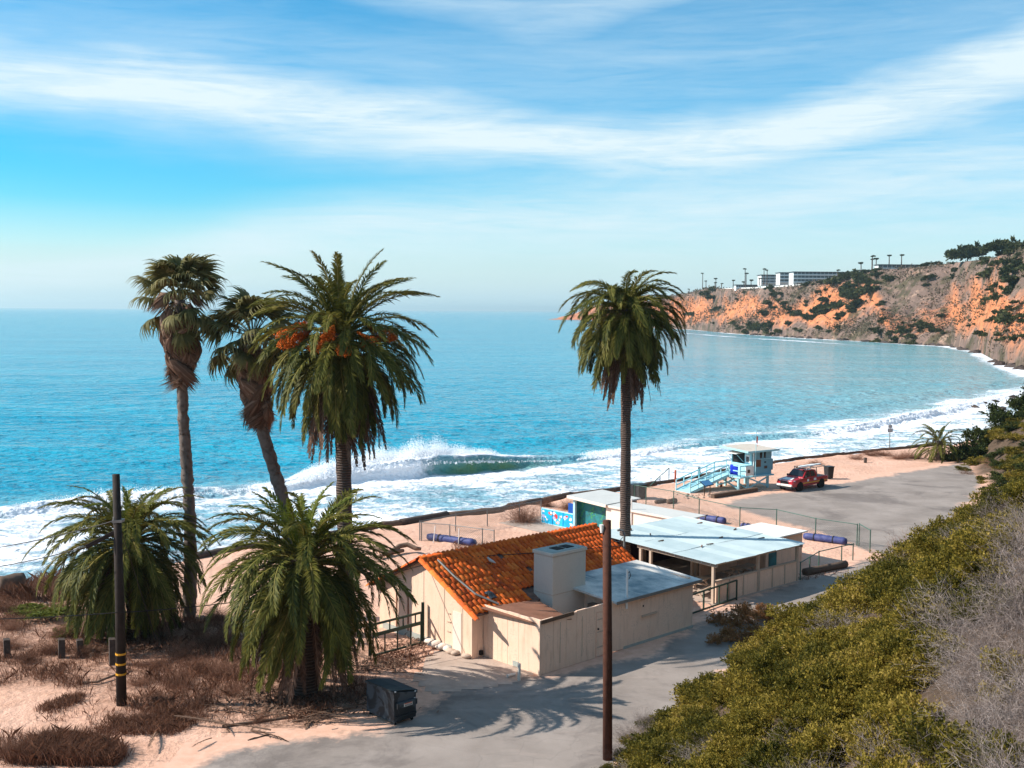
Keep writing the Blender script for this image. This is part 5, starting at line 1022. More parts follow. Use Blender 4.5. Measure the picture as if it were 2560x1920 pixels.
chain_link('dark chain-link fence along the seaward edge of the sand yard', [C0, qm(615, 495), qm(965, 435), qm(1320, 372), qm(1560, 325)], 1.3, 'steel'); chain_link('dark chain-link fence with blue rolls behind the tile roof', [C0 + np.array([.12, -.1, 0]), qm(550, 612), qm(910, 660), qm(1040, 680)], 1.25, 'steel')
chain_link('long green chain-link fence between the sand yard and the parking lot', [q7(1185, 945), q7(930, 905), q7(690, 845), q7(465, 832), q7(215, 775), z1(2000, 430), z1(1600, 360), z1(1430, 330)], 1.45, 'greenfence', True, 3.2); chain_link('short green chain-link return at the far corner of the sand yard', [q7(1185, 945) + np.array([.1, -.1, 0]), q7(1265, 990)], 1.5, 'greenfence')
chain_link('low bare pipe fence and gate beside the shelter end', [q7(1160, 1035), q7(1090, 1050), q7(950, 1085), (S0[0] + 6.05, S0[1] + 5.3, 0)], 1.05, 'greenfence', False, 2.2)
def roll(a, b, r, lab, z=0):
    a, b = Vector(a), Vector(b); o0 = a.copy(); m = MB(); P = []; Rr = []; random.seed(int(a.x * 100)); n = 12
    for i in range(n + 1): P.append((b - a) * (i / n) + Vector((0, 0, r * .9))); Rr.append(r * (random.uniform(.88, 1.05)) * (.8 if i in (0, n) else 1))
    o = m.tube(P, Rr, 10).build('rolled_cover', M['bluetarp'], None, True); o.location = o0; tag(o, lab, 'cover', 'rolled blue covers')
    d = (b - a)
    for t in (.25, .7):
        m = MB(); c = d * t + Vector((0, 0, r * .9)); m.tube([c - d.normalized() * .03, c + d.normalized() * .03], [r * 1.1, r * 1.1], 10).build('strap', M['plastic'], o)
roll(qm(310, 575), qm(830, 645), .26, 'long faded blue rolled cover along the fence behind the tile roof'); roll(q7(860, 905), q7(1120, 940), .26, 'blue rolled cover on the sand by the green fence corner'); roll(q7(225, 790), q7(375, 812), .26, 'blue rolled cover at the green fence behind the restroom roof'); roll(q7(475, 838), q7(530, 845), .22, 'stub of blue rolled cover just behind the white hut roof')
for i, (x0, x1) in enumerate(((370, 405), (648, 655))):
    a, b = Vector(qm(x0, 605 + i * 30)), Vector(qm(x1, 605 + i * 30)); m = MB(); o = m.tube([(0, 0, 0), (Vector(b) - Vector(a)) * .6 + Vector((0, 0, 1.15))], .035, 6).build('white_stake', M['whitep'], None); o.location = a; tag(o, ('leaning' if i == 0 else 'upright') + ' white stake by the blue roll at the dark fence', 'stake')
# green metal gate beside the house
def build_gate():
    a, b = zz7(850, 1200), zz7(160, 1390); a = a + np.array([-.3, -.27, 0]); o0 = Vector((a[0], a[1], 0)); g = thing('yard_gate', 'dark green metal bar gate between the house wall and the palm', 'gate', o0); d = (Vector((b[0], b[1], 0)) - o0); GM = M['green']
    bars('post', GM, g, [(Vector((0, 0, -.1)), Vector((0, 0, 1.98)))], .14); bars('post', GM, g, [(d * 1.06 + Vector((0, 0, -.1)), d * 1.06 + Vector((0, 0, 1.7)))], .13)
    A, B = d * .04, d; Z = Vector((0, 0, 1))
    for z, w in ((1.52, .1), (1.03, .16), (.1, .09)): bars('rail', GM, g, [(A + Z * z, B + Z * z)], .06, w)
    for t in (0, .22, .5, .76, 1.0): p = A.lerp(B, t); bars('bar', GM, g, [(p + Z * .1, p + Z * 1.03)], .06)
    for t in (.0, .12, .38, .66, 1.0): p = A.lerp(B, t); bars('bar', GM, g, [(p + Z * 1.03, p + Z * 1.52)], .06)
    pp = d * 1.5; bars('far_post', M['green'], g, [(pp + Vector((0, 0, -.1)), pp + Vector((0, 0, 1.4)))], .16)
    # second gate between annex and shelter
    h = thing('swing_gate', 'dark green pipe gate swung against the shelter wall', 'gate', sloc(0, 0, 0), SA)
    P0, P1 = Vector((-2.95, -.75, 0)), Vector((1.6, -.35, 0))
    for z in (1.1, .12): bars('rail', GM, h, [(P0 + Z * z, P1 + Z * z)], .06, .08)
    for t in (0, .3, .62, .8, 1): q = P0.lerp(P1, t); bars('bar', GM, h, [(q + Z * (.0 if t in (0, 1) else .12), q + Z * 1.1)], .07)
    # green handrail by the annex
build_gate()

# ================================================================== POLES AND WIRES
def utility_poles():
    b = G(304, 1762); p = thing('utility_pole', 'black utility pole with three yellow bands on the dry lot', 'utility pole', (b[0], b[1], 0)); MB().tube([(0, 0, -.3), (0, 0, 4), (-.06, 0, 9.15)], [.2, .18, .14], 14).build('shaft', M['pole_l'], p, True)
    for z in (2.02, 1.62, 1.22): MB().tube([(0, 0, z), (0, 0, z + .075)], .204, 14).build('yellow_band', M['yellow'], p)
    bars('bracket_arm', M['pole_l'], p, [((0, 0, 6.95), (-1.15, -.3, 6.35))], .09, .16); MB().tube([(-.12, -.14, 7.25), (-.12, -.14, 7.5)], .05, 8).build('insulator', M['steel'], p); box('clamp', M['steel'], p, -.19, .19, -.19, .19, 7.28, 7.38)
    b2 = Vector((3.42, 37.4, 0)); p2 = thing('utility_pole', 'rusty brown bare pole standing at the foot of the shrub slope', 'utility pole', b2); MB().tube([(0, 0, -.3), (-.05, 0, 4), (-.13, 0, 8.42)], [.17, .16, .145], 14).build('shaft', M['pole_r'], p2, True); MB().tube([(-.3, -.05, 8.0), (-.3, -.05, 8.28)], [.05, .09], 8).build('insulator', M['whitep'], p2); bars('insulator_arm', M['steel'], p2, [((-.13, -.05, 8.1), (-.32, -.05, 8.1))], .05)
    top = Vector((b[0], b[1], 0))
    def wire(a, c, sag, lab, r=.02):
        a, c = Vector(a), Vector(c); m = MB(); P = [a.lerp(c, i / 16) - Vector((0, 0, sag * 4 * (i / 16) * (1 - i / 16))) - a for i in range(17)]; o = m.tube(P, r, 5, False).build('cable', M['wire'], None); o.location = a; tag(o, lab, 'cable')
    wire(top + Vector((-.1, -.1, 7.35)), at_depth(-120, 1385, 47), .15, 'upper black cable running from the banded pole out over the surf'); wire(top + Vector((-1.1, -.3, 6.38)), at_depth(-120, 1430, 47), .15, 'lower black cable running from the bracket arm out over the surf'); wire(top + Vector((.05, -.05, 7.2)), G(394, 1612), 0, 'slack guy wire from the banded pole to the dry brush', .016)
    wire(at_depth(-100, 1550, 40), top + Vector((0, -.2, 3.75)), .05, 'dark cable crossing the brush towards the banded pole'); wire(top + Vector((.1, -.2, 3.75)), hloc(-.25, 3.2, 3.75), .35, 'dark cable from the banded pole to the gable of the house'); wire(hloc(.2, 3.3, 3.95), hloc(11.5, 1.2, 3.3), .05, 'thin cable laid across the tile roof'); wire(b2 + Vector((-.1, 0, 7.95)), hloc(12.3, 1.8, 3.55), .25, 'cable from the brown pole to the mast behind the roof')
    m = thing('service_mast', 'grey bent conduit mast standing between house and shelter roofs', 'mast', hloc(12.55, 1.9, 0)); MB().tube([(0, 0, 0), (0, 0, 3.6), (-.08, .0, 3.85), (-.3, 0, 3.9)], .06, 8).build('pipe', M['steel'], m); MB().tube([(-.3, 0, 3.9), (-.38, 0, 3.84)], [.07, .05], 8).build('weatherhead', M['steel'], m)
utility_poles()

# ================================================================== DUMPSTER
def build_dumpster():
    Fp, Lp = G(984.9, 1817.2), G(922, 1788); d = (Lp - Fp)[:2]; ang = math.atan2(d[1], d[0]); t = thing('dumpster', 'black steel dumpster with ribbed plastic lids beside the palm litter', 'dumpster', (Fp[0], Fp[1], 0), ang); L, Wd = 1.75, 1.05       # x along the long side, -y towards the right
    y0, y1 = -Wd, 0
    m = MB(); m.prism([(y0 - .0, .14), (y1, .14), (y1, 1.32), (y0, 1.12)], 'x', 0, L); body = m.build('body', M['dump'], t, bevel=.015)
    bars('rim', M['dump'], t, [((-.02, y1 + .02, 1.3), (L + .02, y1 + .02, 1.3)), ((-.02, y0 - .02, 1.1), (L + .02, y0 - .02, 1.1))], .06, .07)
    for k in (0, 1):
        x0, x1 = .01 + k * L / 2, (k + 1) * L / 2 - .02; n = 18; m = MB()
        for i in range(n + 1):
            x = x0 + (x1 - x0) * i / n; z = .022 * (i % 2); m.v += [(x, y1 + .06, 1.36 + z), (x, (y0 + y1) / 2, 1.275 + z + .02), (x, y0 - .08, 1.15 + z)]
        m.f = [(3 * i + j, 3 * i + 3 + j, 3 * i + 4 + j, 3 * i + 1 + j) for i in range(n) for j in (0, 1)]; o = m.build('lid', M['lid'], t); s = o.modifiers.new('t', 'SOLIDIFY'); s.thickness = .03
    sl = box('fork_sleeve', M['dump'], t, -.13, -.002, y0 + .04, y1 - .08, .68, .88); lb = box('label', M['label'], sl, -.136, -.131, y0 + .28, y0 + .68, .71, .83); box('label_print', M['redlabel'], lb, -.14, -.137, y0 + .3, y0 + .66, .8, .83)
    for k in range(6): box('label_print', M['plastic'], lb, -.14, -.137, y0 + .31 + k * .058, y0 + .345 + k * .058, .725, .78)
    box('stiffener', M['dump'], t, -.05, -.002, y0 + .02, y1 - .02, .3, .36); box('fork_sleeve', M['dump'], t, L + .002, L + .13, y0 + .04, y1 - .08, .68, .88)
    for x in (.12, L - .12):
        for y in (y0 + .12, y1 - .12): MB().tube([(x, y - .03, .07), (x, y + .03, .07)], .07, 10).build('caster', M['rubber'], t); box('caster_bracket', M['bolt'], t, x - .04, x + .04, y - .05, y + .05, .1, .138)
    for y, z in ((y1 - .05, 1.3), (y0 + .05, 1.12), (y1 - .12, .8), (y0 + .08, .86)): box('bolt', M['bolt'], t, -.03, -.003, y - .03, y + .03, z, z + .05)
build_dumpster()
def small_yard_things():
    p = G(880 + 990 / 2.3697, 1180 + 1235 / 2.3697); b = thing('bollard_pipe', 'short cream pipe bollard standing at the yard corner', 'bollard', (p[0], p[1], 0)); MB().tube([(0, 0, -.1), (0, 0, .7), (0, 0, .74)], [.07, .07, .05], 10).build('pipe', M['wall_white'], b); MB().tube([(-.5, .35, .08), (-.15, .6, .08)], .07, 8).build('floor_pipe', M['wall_white'], b)
    random.seed(9)
    for i, (x, y, s) in enumerate(((850, 1225, .3), (935, 1262, .32), (1010, 1288, .3), (1060, 1305, .24), (1110, 1340, .22), (1170, 1355, .2), (1300, 1395, .2))):
        q = zz7(x, y); m = MB(); n = 8; 
        for a in range(5):
            ph = math.pi * a / 4
            for k in range(n): th = 2 * math.pi * k / n; m.v.append((math.cos(th) * math.sin(ph) * s * 1.5 * random.uniform(.85, 1.1), math.sin(th) * math.sin(ph) * s * random.uniform(.85, 1.1), s * .55 + math.cos(ph) * s * .55))
        m.f = [(a * n + k, a * n + (k + 1) % n, (a + 1) * n + (k + 1) % n, (a + 1) * n + k) for a in range(4) for k in range(n)]; o = m.build('sandbag' if i < 4 else 'stone', M['wall_white'] if i < 4 else M['rock'], None, True); o.location = (q[0], q[1], 0); o.rotation_euler = (0, 0, random.random() * 3)
        if i < 4: tag(o, 'white sandbag slumped against the foot of the gable wall', 'sandbag', 'sandbags along the gable wall')
        else: tag(o, 'pale stone at the foot of the gable wall near its corner', 'stone', 'stones along the gable wall')
    for i, (x, y) in enumerate(((38, 1100), (312, 1100), (408, 1085), (570, 1135))):
        q = q1(x, y); h = (.85, .85, .7, 1.15)[i]; m = MB(); m.hexa([(-.14, -.14, -.2), (.14, -.14, -.2), (.14, .14, -.2), (-.14, .14, -.2), (-.13, -.13, h), (.13, -.13, h * .97), (.13, .13, h), (-.13, .13, h * 1.03)]); o = m.build('fence_post_stump', M['stump'], None); o.location = (q[0], q[1], 0); o.rotation_euler = (random.uniform(-.05, .05), random.uniform(-.06, .06), .5); tag(o, 'weathered square stump of an old fence post in the dry brush', 'stump', 'old fence post stumps in a row')
    q = q1(545, 1620); o = MB().tube([(0, 0, 0), (.02, 0, 1.0), (.07, 0, 1.75)], [.018, .014, .006], 5).build('dry_stalk', M['twigb'], None); o.data.attributes.new('var', 'FLOAT', 'POINT'); o.location = q; tag(o, 'single tall dry stalk rising by the weed patch at the road edge', 'stalk')
small_yard_things()

# ================================================================== SHRUBS
def leaf_cloud(name, seed, n, size, lumps=9, flat=.8, stems=40, core=.35):
    """a shrub of radius about 1: leaves gathered in clumps over a lumpy dome, plus stems"""
    g = np.random.default_rng(seed); V, A = [], []
    c = g.normal(size=(lumps, 3)); c /= np.linalg.norm(c, axis=1)[:, None]; c[:, 2] = np.abs(c[:, 2]); c = c * g.uniform(.35, .72, (lumps, 1)); c[0] = (0, 0, .3); r = g.uniform(.3, .52, lumps)
    k = g.integers(0, lumps, n); d = g.normal(size=(n, 3)); d /= np.linalg.norm(d, axis=1)[:, None]; d[:, 2] = np.where(d[:, 2] < -.3, -d[:, 2], d[:, 2]); rad = r[k] * (core + (1 - core) * g.random(n) ** .35)
    # finer sprigs: leaves huddle round sprig tips
    ns = max(60, n // 22); si = g.integers(0, ns, n); sk = g.integers(0, lumps, ns); sdir = g.normal(size=(ns, 3)); sdir /= np.linalg.norm(sdir, axis=1)[:, None]; sdir[:, 2] = np.where(sdir[:, 2] < -.2, -sdir[:, 2], sdir[:, 2])
    tip = c[sk] + sdir * (r[sk] * g.uniform(.75, 1.12, ns))[:, None]; base = tip - sdir * .3; t = g.random(n) ** .7; p = base[si] + (tip - base)[si] * t[:, None] + g.normal(0, .028, (n, 3)); p[:, 2] *= flat
    out = sdir[si] + g.normal(0, .75, (n, 3)) + np.array([0, 0, .35]); out /= np.linalg.norm(out, axis=1)[:, None]; s = np.cross(out, g.normal(size=(n, 3))); s /= np.linalg.norm(s, axis=1)[:, None]; L = size * g.uniform(.6, 1.3, n)[:, None]
    v = np.stack([p, p + out * L * .5 + s * L * .28, p + out * L, p + out * L * .5 - s * L * .28], 1).reshape(-1, 3); f = np.arange(4 * n).reshape(-1, 4)
    sv = g.random(ns); a = np.repeat(np.clip(.55 * sv[si] + .3 * t * g.random(n) + .2 * g.random(n), 0, 1), 4)
    b = len(v); st = g.normal(size=(stems, 3)); st /= np.linalg.norm(st, axis=1)[:, None]; st[:, 2] = np.abs(st[:, 2]); q0 = st * .1; q1_ = st * .75; w = np.cross(st, [0, 0, 1.]) * .012 + 1e-4; sv_ = np.stack([q0 - w, q0 + w, q1_ + w * .4, q1_ - w * .4], 1).reshape(-1, 3)
    v = np.concatenate([v, sv_]); f = np.concatenate([f, b + np.arange(4 * stems).reshape(-1, 4)]); a = np.r_[a, np.full(4 * stems, .45)]
    return mesh_np(name, v, f, {'var': a})
def twig_cloud(name, seed, n, width=.008, flat=.9, wisp=.5):
    """leafless dry shrub of radius about 1: forked twigs"""
    g = np.random.default_rng(seed); V, F, A = [], [], []
    def strip(p, q, w, va):
        d = q - p; s = np.cross(d, g.normal(size=3)); s /= np.linalg.norm(s) + 1e-9; b = len(V); V.extend([p - s * w, p + s * w, q + s * w * .4, q - s * w * .4]); A.extend([va] * 4); F.append((b, b + 1, b + 2, b + 3))
    for i in range(n):
        d = g.normal(size=3); d[2] = abs(d[2]) * 1.0 + .15; d /= np.linalg.norm(d); p = np.array([g.normal(0, .18), g.normal(0, .18), 0.]); L = g.uniform(.55, 1.0); va = g.random()
        for s in range(4):
            q = p + d * L * .28; strip(p, q, width * (1 - s * .2), va)
            for _ in range(3):
                e = d + g.normal(0, wisp, 3); e /= np.linalg.norm(e); q2 = q + e * L * .24 * g.uniform(.5, 1); strip(q, q2, width * .6, min(1, va + .15)); e2 = e + g.normal(0, wisp, 3); strip(q2, q2 + e2 / np.linalg.norm(e2) * L * .14, width * .45, min(1, va + .25))
            d = d + g.normal(0, .22, 3); d /= np.linalg.norm(d); p = q
    V = np.array(V); V[:, 2] *= flat; return mesh_np(name, V, np.array(F), {'var': A})
SHN = [leaf_cloud('shrub_near', s, 13000, .056) for s in (1, 2, 3, 4)]; SHF = [leaf_cloud('shrub_far', s, 5200, .085) for s in (11, 12, 13)]; SHD = [leaf_cloud('shrub_dark', s, 5200, .085) for s in (14, 15)]; SHO = [leaf_cloud('shrub_russet', s, 2600, .075) for s in (17,)]
for m_ in SHN + SHF: m_.materials.append(M['leaf'])
for m_ in SHD: m_.materials.append(M['leafd'])
SHO[0].materials.append(M['leafo'])
TWG = [twig_cloud('dry_shrub', s, 210, .0042) for s in (1, 2, 3)]; TWB = [twig_cloud('dry_weed', s, 230, .006, .8, .6) for s in (5, 6, 7)]
for m_ in TWG: m_.materials.append(M['twig'])
for m_ in TWB: m_.materials.append(M['twigb'])
def put(name, me, x, y, s, label, cat, group, sink=.12, z=None, sz=None):
    o = link(name, me); zz = float(ground_h(np.array([x]), np.array([y]))[0]) if z is None else z; o.location = (x, y, zz - sink * s); o.rotation_euler = (random.uniform(-.15, .15), random.uniform(-.15, .15), random.random() * 6.28); o.scale = (s * random.uniform(.9, 1.15), s * random.uniform(.9, 1.15), (sz or s) * random.uniform(.85, 1.15)); return tag(o, label, cat, group)
def project(p):
    v = np.array(p) - _C; k = v @ _fw; return 1280 + FPX * (v @ _R) / k, 960 - FPX * (v @ _U) / k
def hillside():
    random.seed(31); pts = []; tries = 0
    def grey_zone(px, py):      # photo zone of the leafless grey shrubs
        px, py = px / 1.15732, py / 1.15732; lim = np.interp(py, [1060, 1100, 1250, 1330, 1413, 1500, 1580, 1700], [2290, 2230, 2120, 2070, 2075, 2130, 2160, 2180]); return px > lim + random.uniform(-25, 25) or (1690 < px < 1760 and py > 1480 and random.random() < .35) or (1890 < px < 2010 and 1540 < py < 1640 and random.random() < .4)
    y = 9.0
    while y < 136:
        step = 1.14 + min(max(0, y - 26) * .021, .95)
        d = .15
        toe = np.interp(y, TOE_Y, TOE_X)
        while d < 20 + y * .05:
            x = toe + d + random.uniform(-.4, .4) * step; yy = y + random.uniform(-.45, .45) * step; d += step * .95
            zz = float(ground_h(np.array([x]), np.array([yy]))[0]); px, py = project((x, yy, zz + .6 * step))
            if px > 2640 or px < 1150 or py > 2120: continue
            if yy - float(edge_yy(x)) > -2: continue
            s = step * random.uniform(.8, 1.1) * (.72 if d < step * 1.6 else 1.0); pts.append((x, yy, zz, s, px, py, d))
        y += step * .92
    n = {'g': 0, 't': 0, 'd': 0}
    for x, yy, zz, s, px, py, d in pts:
        w = 'just above the brown pole' if yy < 34 else 'across the road from the house' if yy < 50 else 'across the road from the shelter' if yy < 72 else 'above the parking lot'
        if grey_zone(px, py):
            if random.random() < .22: o = link('hillside_shrub', SHN[n['g'] % 4] if yy < 40 else SHF[n['g'] % 3]); tag(o, 'low olive shrub poking through the grey dead brush', 'shrub', 'olive shrubs among the dead brush'); s *= .8
            else: o = link('dry_shrub', TWG[n['t'] % 3]); tag(o, 'leafless grey dead shrub high on the slope', 'dry shrub', 'grey dead shrubs on the slope'); n['t'] += 1; s *= 1.12
        elif yy > 74 and d < 5 and random.random() < .3: o = link('brown_shrub', TWB[n['t'] % 3]); tag(o, 'reddish brown dry shrub on the slope beside the parking lot', 'dry shrub', 'brown shrubs beside the parking lot'); n['t'] += 1
        elif py < 1420 and px > 2280 and random.random() < .45 and yy > 55:
            o = link('dark_shrub', SHD[n['d'] % 2]); tag(o, 'dark green shrub on the slope above the parking lot', 'shrub', 'dark shrubs above the parking lot'); n['d'] += 1
        elif random.random() < .045 and yy < 40: o = link('dry_shrub', TWG[n['t'] % 3]); tag(o, 'leafless grey shrub standing among the leafy olive shrubs', 'dry shrub', 'dead shrubs in the green thicket'); n['t'] += 1
        else: o = link('hillside_shrub', SHN[n['g'] % 4] if yy < 44 else SHF[n['g'] % 3]); tag(o, 'leafy olive shrub of the slope thicket ' + w, 'shrub', 'olive shrubs ' + w); n['g'] += 1
        o.location = (x, yy, zz - .18 * s); o.rotation_euler = (random.uniform(-.2, .2), random.uniform(-.2, .2), random.random() * 6.28); k = s * random.choice((.8, .9, 1.0, 1.08, 1.15, 1.22)) * (1 if yy < 42 else .85) * (.82 if d < 4 else 1); o.scale = (k, k, k * random.uniform(.8, 1.2) * float(np.interp(yy, [25, 50, 90], [1, .8, .6])))
    print('hillside', len(pts), n)
hillside()
def roadside():
    random.seed(5)
    for px, py, s in ((1600, 1350, 1.5), (1565, 1385, 1.1), (1660, 1345, 1.2), (1625, 1385, 1.4), (1640, 1330, 1.0)): q = G2(px, py); put('russet_shrub', SHO[0], q[0], q[1], s, 'russet orange-leaved shrub at the road edge opposite the annex', 'shrub', 'russet shrubs opposite the annex', .05)
    q = G2(1970, 1215); put('bare_shrub', TWB[0], q[0], q[1], 1.5, 'bare reddish twiggy shrub at the near corner of the parking lot', 'dry shrub', None, .0, sz=2.0)
    for px, py, s in ((1360, 1600, .8), (1400, 1570, .7), (1420, 1620, .8), (1345, 1640, .7)): q = G2(px, py); put('pale_weed', TWG[0], q[0], q[1], s, 'pale wispy dead weed at the foot of the slope by the brown pole', 'dry weed', 'pale weeds by the brown pole', .0)
    for px, py, s, l in ((1130, 1128, 1.7, 'rounded brown dry bush inside the sand yard by the mural screen'), (1225, 1100, .9, 'low brown dry bush at the terrace edge behind the sand yard'), (1180, 1095, .9, 'flat brown dry bush at the terrace edge above the surf')): q = G2(px, py); put('brown_bush', TWB[1], q[0], q[1], s, l, 'dry bush', None, .0)
    for px, py, s in ((920, 1120, 1.0), (1010, 1102, 1.1), (960, 1111, .9), (1050, 1095, 1.0), (1880, 985, 1.4), (1910, 985, 1.5), (1850, 992, 1.2), (1945, 992, 1.5), (1760, 1003, 1.0), (1970, 990, 1.2), (800, 1140, 1.1), (870, 1128, 1.0)): q = G2(px, py); put('dry_tuft', TWB[2], q[0], q[1], s * .9, 'brown dry tuft along the terrace edge', 'dry tuft', 'dry tufts along the terrace edge', .0, sz=s * .6)
    for px, py, s in ((2075, 985, 3.0), (2120, 975, 3.2), (2165, 965, 3.4), (2210, 950, 3.4), (2250, 935, 3.6)): q = G2(px, py + 15); put('dark_shrub', SHD[0], q[0] + 1.5, q[1] + 2, s, 'big dense green shrub at the far end of the parking lot', 'shrub', 'dense shrubs at the end of the lot', .1)
    q = z1(600, 185); put('green_tuft', SHF[0], q[0], q[1], .9, 'small green plant behind the restroom roof at the terrace edge', 'plant', None, .0)
    for px, py, s, fl in ((95, 1330, 2.0, .3), (200, 1345, 1.6, .35), (60, 1320, 1.4, .3), (170, 1365, 1.4, .5), (600, 1195, 1.4, .6), (640, 1180, 1.2, .6)):
        q = G2(px, py); o = put('ground_cover', SHF[1], q[0], q[1], s, 'patch of bright green ground cover in the dry brush behind the palms', 'ground cover', 'green ground cover patches', .0, sz=s * fl); o.data = SHF[1]
        if o.material_slots: o.material_slots[0].link = 'OBJECT'; o.material_slots[0].material = M['weedg']
roadside()
def brush():
    """dry weeds, blades too many to count"""
    g = np.random.default_rng(12); zones = [([(-250, 1250), (60, 1245), (120, 1235), (330, 1330), (520, 1360), (700, 1400), (820, 1440), (800, 1500), (640, 1560), (450, 1555), (330, 1560), (250, 1500), (150, 1480), (-250, 1470)], 15000, .42), ([(-150, 1615), (60, 1598), (150, 1600), (250, 1625), (255, 1648), (-150, 1652)], 4200, .55), ([(80, 1530), (190, 1500), (210, 1530), (110, 1560)], 700, .25), ([(190, 1545), (330, 1530), (420, 1560), (350, 1590), (220, 1580)], 1500, .28), ([(800, 1400), (900, 1395), (935, 1415), (860, 1450)], 500, .2), ([(0, 1240), (90, 1225), (180, 1250), (120, 1300), (0, 1290)], 2500, .8), ([(980, 1178), (1150, 1175), (1200, 1190), (1000, 1195)], 500, .25), ([(1690, 1248), (1830, 1222), (1840, 1230), (1700, 1258)], 300, .15)]
    V, A = [], []
    for P, n, h in zones:
        Q = np.array([G2(*p)[:2] for p in P]); x = g.uniform(Q[:, 0].min(), Q[:, 0].max(), n * 3); y = g.uniform(Q[:, 1].min(), Q[:, 1].max(), n * 3); sd = poly_sd(x, y, [tuple(q) for q in Q]); cl = fbm(x * .55, y * .55, 3, 61); ok = (sd > -.3) & (g.random(len(x)) < sstep(.36, .62, cl) + .08); x, y = x[ok][:n], y[ok][:n]; z = ground_h(x, y); m = len(x)
        for rep in range(3):
            hh = h * g.uniform(.3, 1.25, m) * (.5 + fbm(x * .4, y * .4, 2, 63)); lean = g.normal(0, .5, (m, 2)) * hh[:, None]; w = g.uniform(.006, .016, m); a = g.random(m) * 6.28; s = np.stack([np.cos(a) * w, np.sin(a) * w, 0 * w], -1); b = np.stack([x + g.normal(0, .1, m), y + g.normal(0, .1, m), z - .02], -1); md = b + np.stack([lean[:, 0] * .35, lean[:, 1] * .35, hh * .6], -1); t = b + np.stack([lean[:, 0], lean[:, 1], hh], -1)
            V.append(np.stack([b - s, b + s, md + s * .7, t, md - s * .7], 1).reshape(-1, 3)); A.append(np.repeat(g.random(m), 5))
    v = np.concatenate(V); f = np.arange(len(v)).reshape(-1, 5); o = link('dry_grass', mesh_np('dry_grass', v, f, {'var': np.concatenate(A)}), M['twigb']); tag(o, 'reddish brown dry weeds covering the ground round the palms', 'dry grass', kind='stuff')
    random.seed(44)
    for px, py, s in ((30, 1275, 1.0), (90, 1270, 1.1), (25, 1360, 1.0), (110, 1410, .9), (60, 1430, .8), (180, 1415, .8), (330, 1440, .9), (400, 1420, 1.0), (460, 1400, 1.0), (430, 1450, .9), (380, 1480, .8), (300, 1480, .7), (480, 1460, .9), (350, 1520, .6), (420, 1530, .6), (310, 1555, .5), (250, 1555, .5), (500, 1500, .7), (560, 1560, .5), (20, 1635, .7), (60, 1630, .75), (100, 1635, .65), (150, 1640, .5), (230, 1640, .6), (270, 1380, .9), (430, 1370, 1.0), (470, 1340, 1.0), (20, 1400, .9), (130, 1375, .9), (0, 1320, 1.0)):
        q = G2(px, py); put('dry_weed', TWB[random.randrange(3)], q[0], q[1], s, 'reddish brown dry weed clump on the bare lot round the palms', 'dry weed', 'dry weed clumps round the palms', .0, sz=s * .8)
brush()
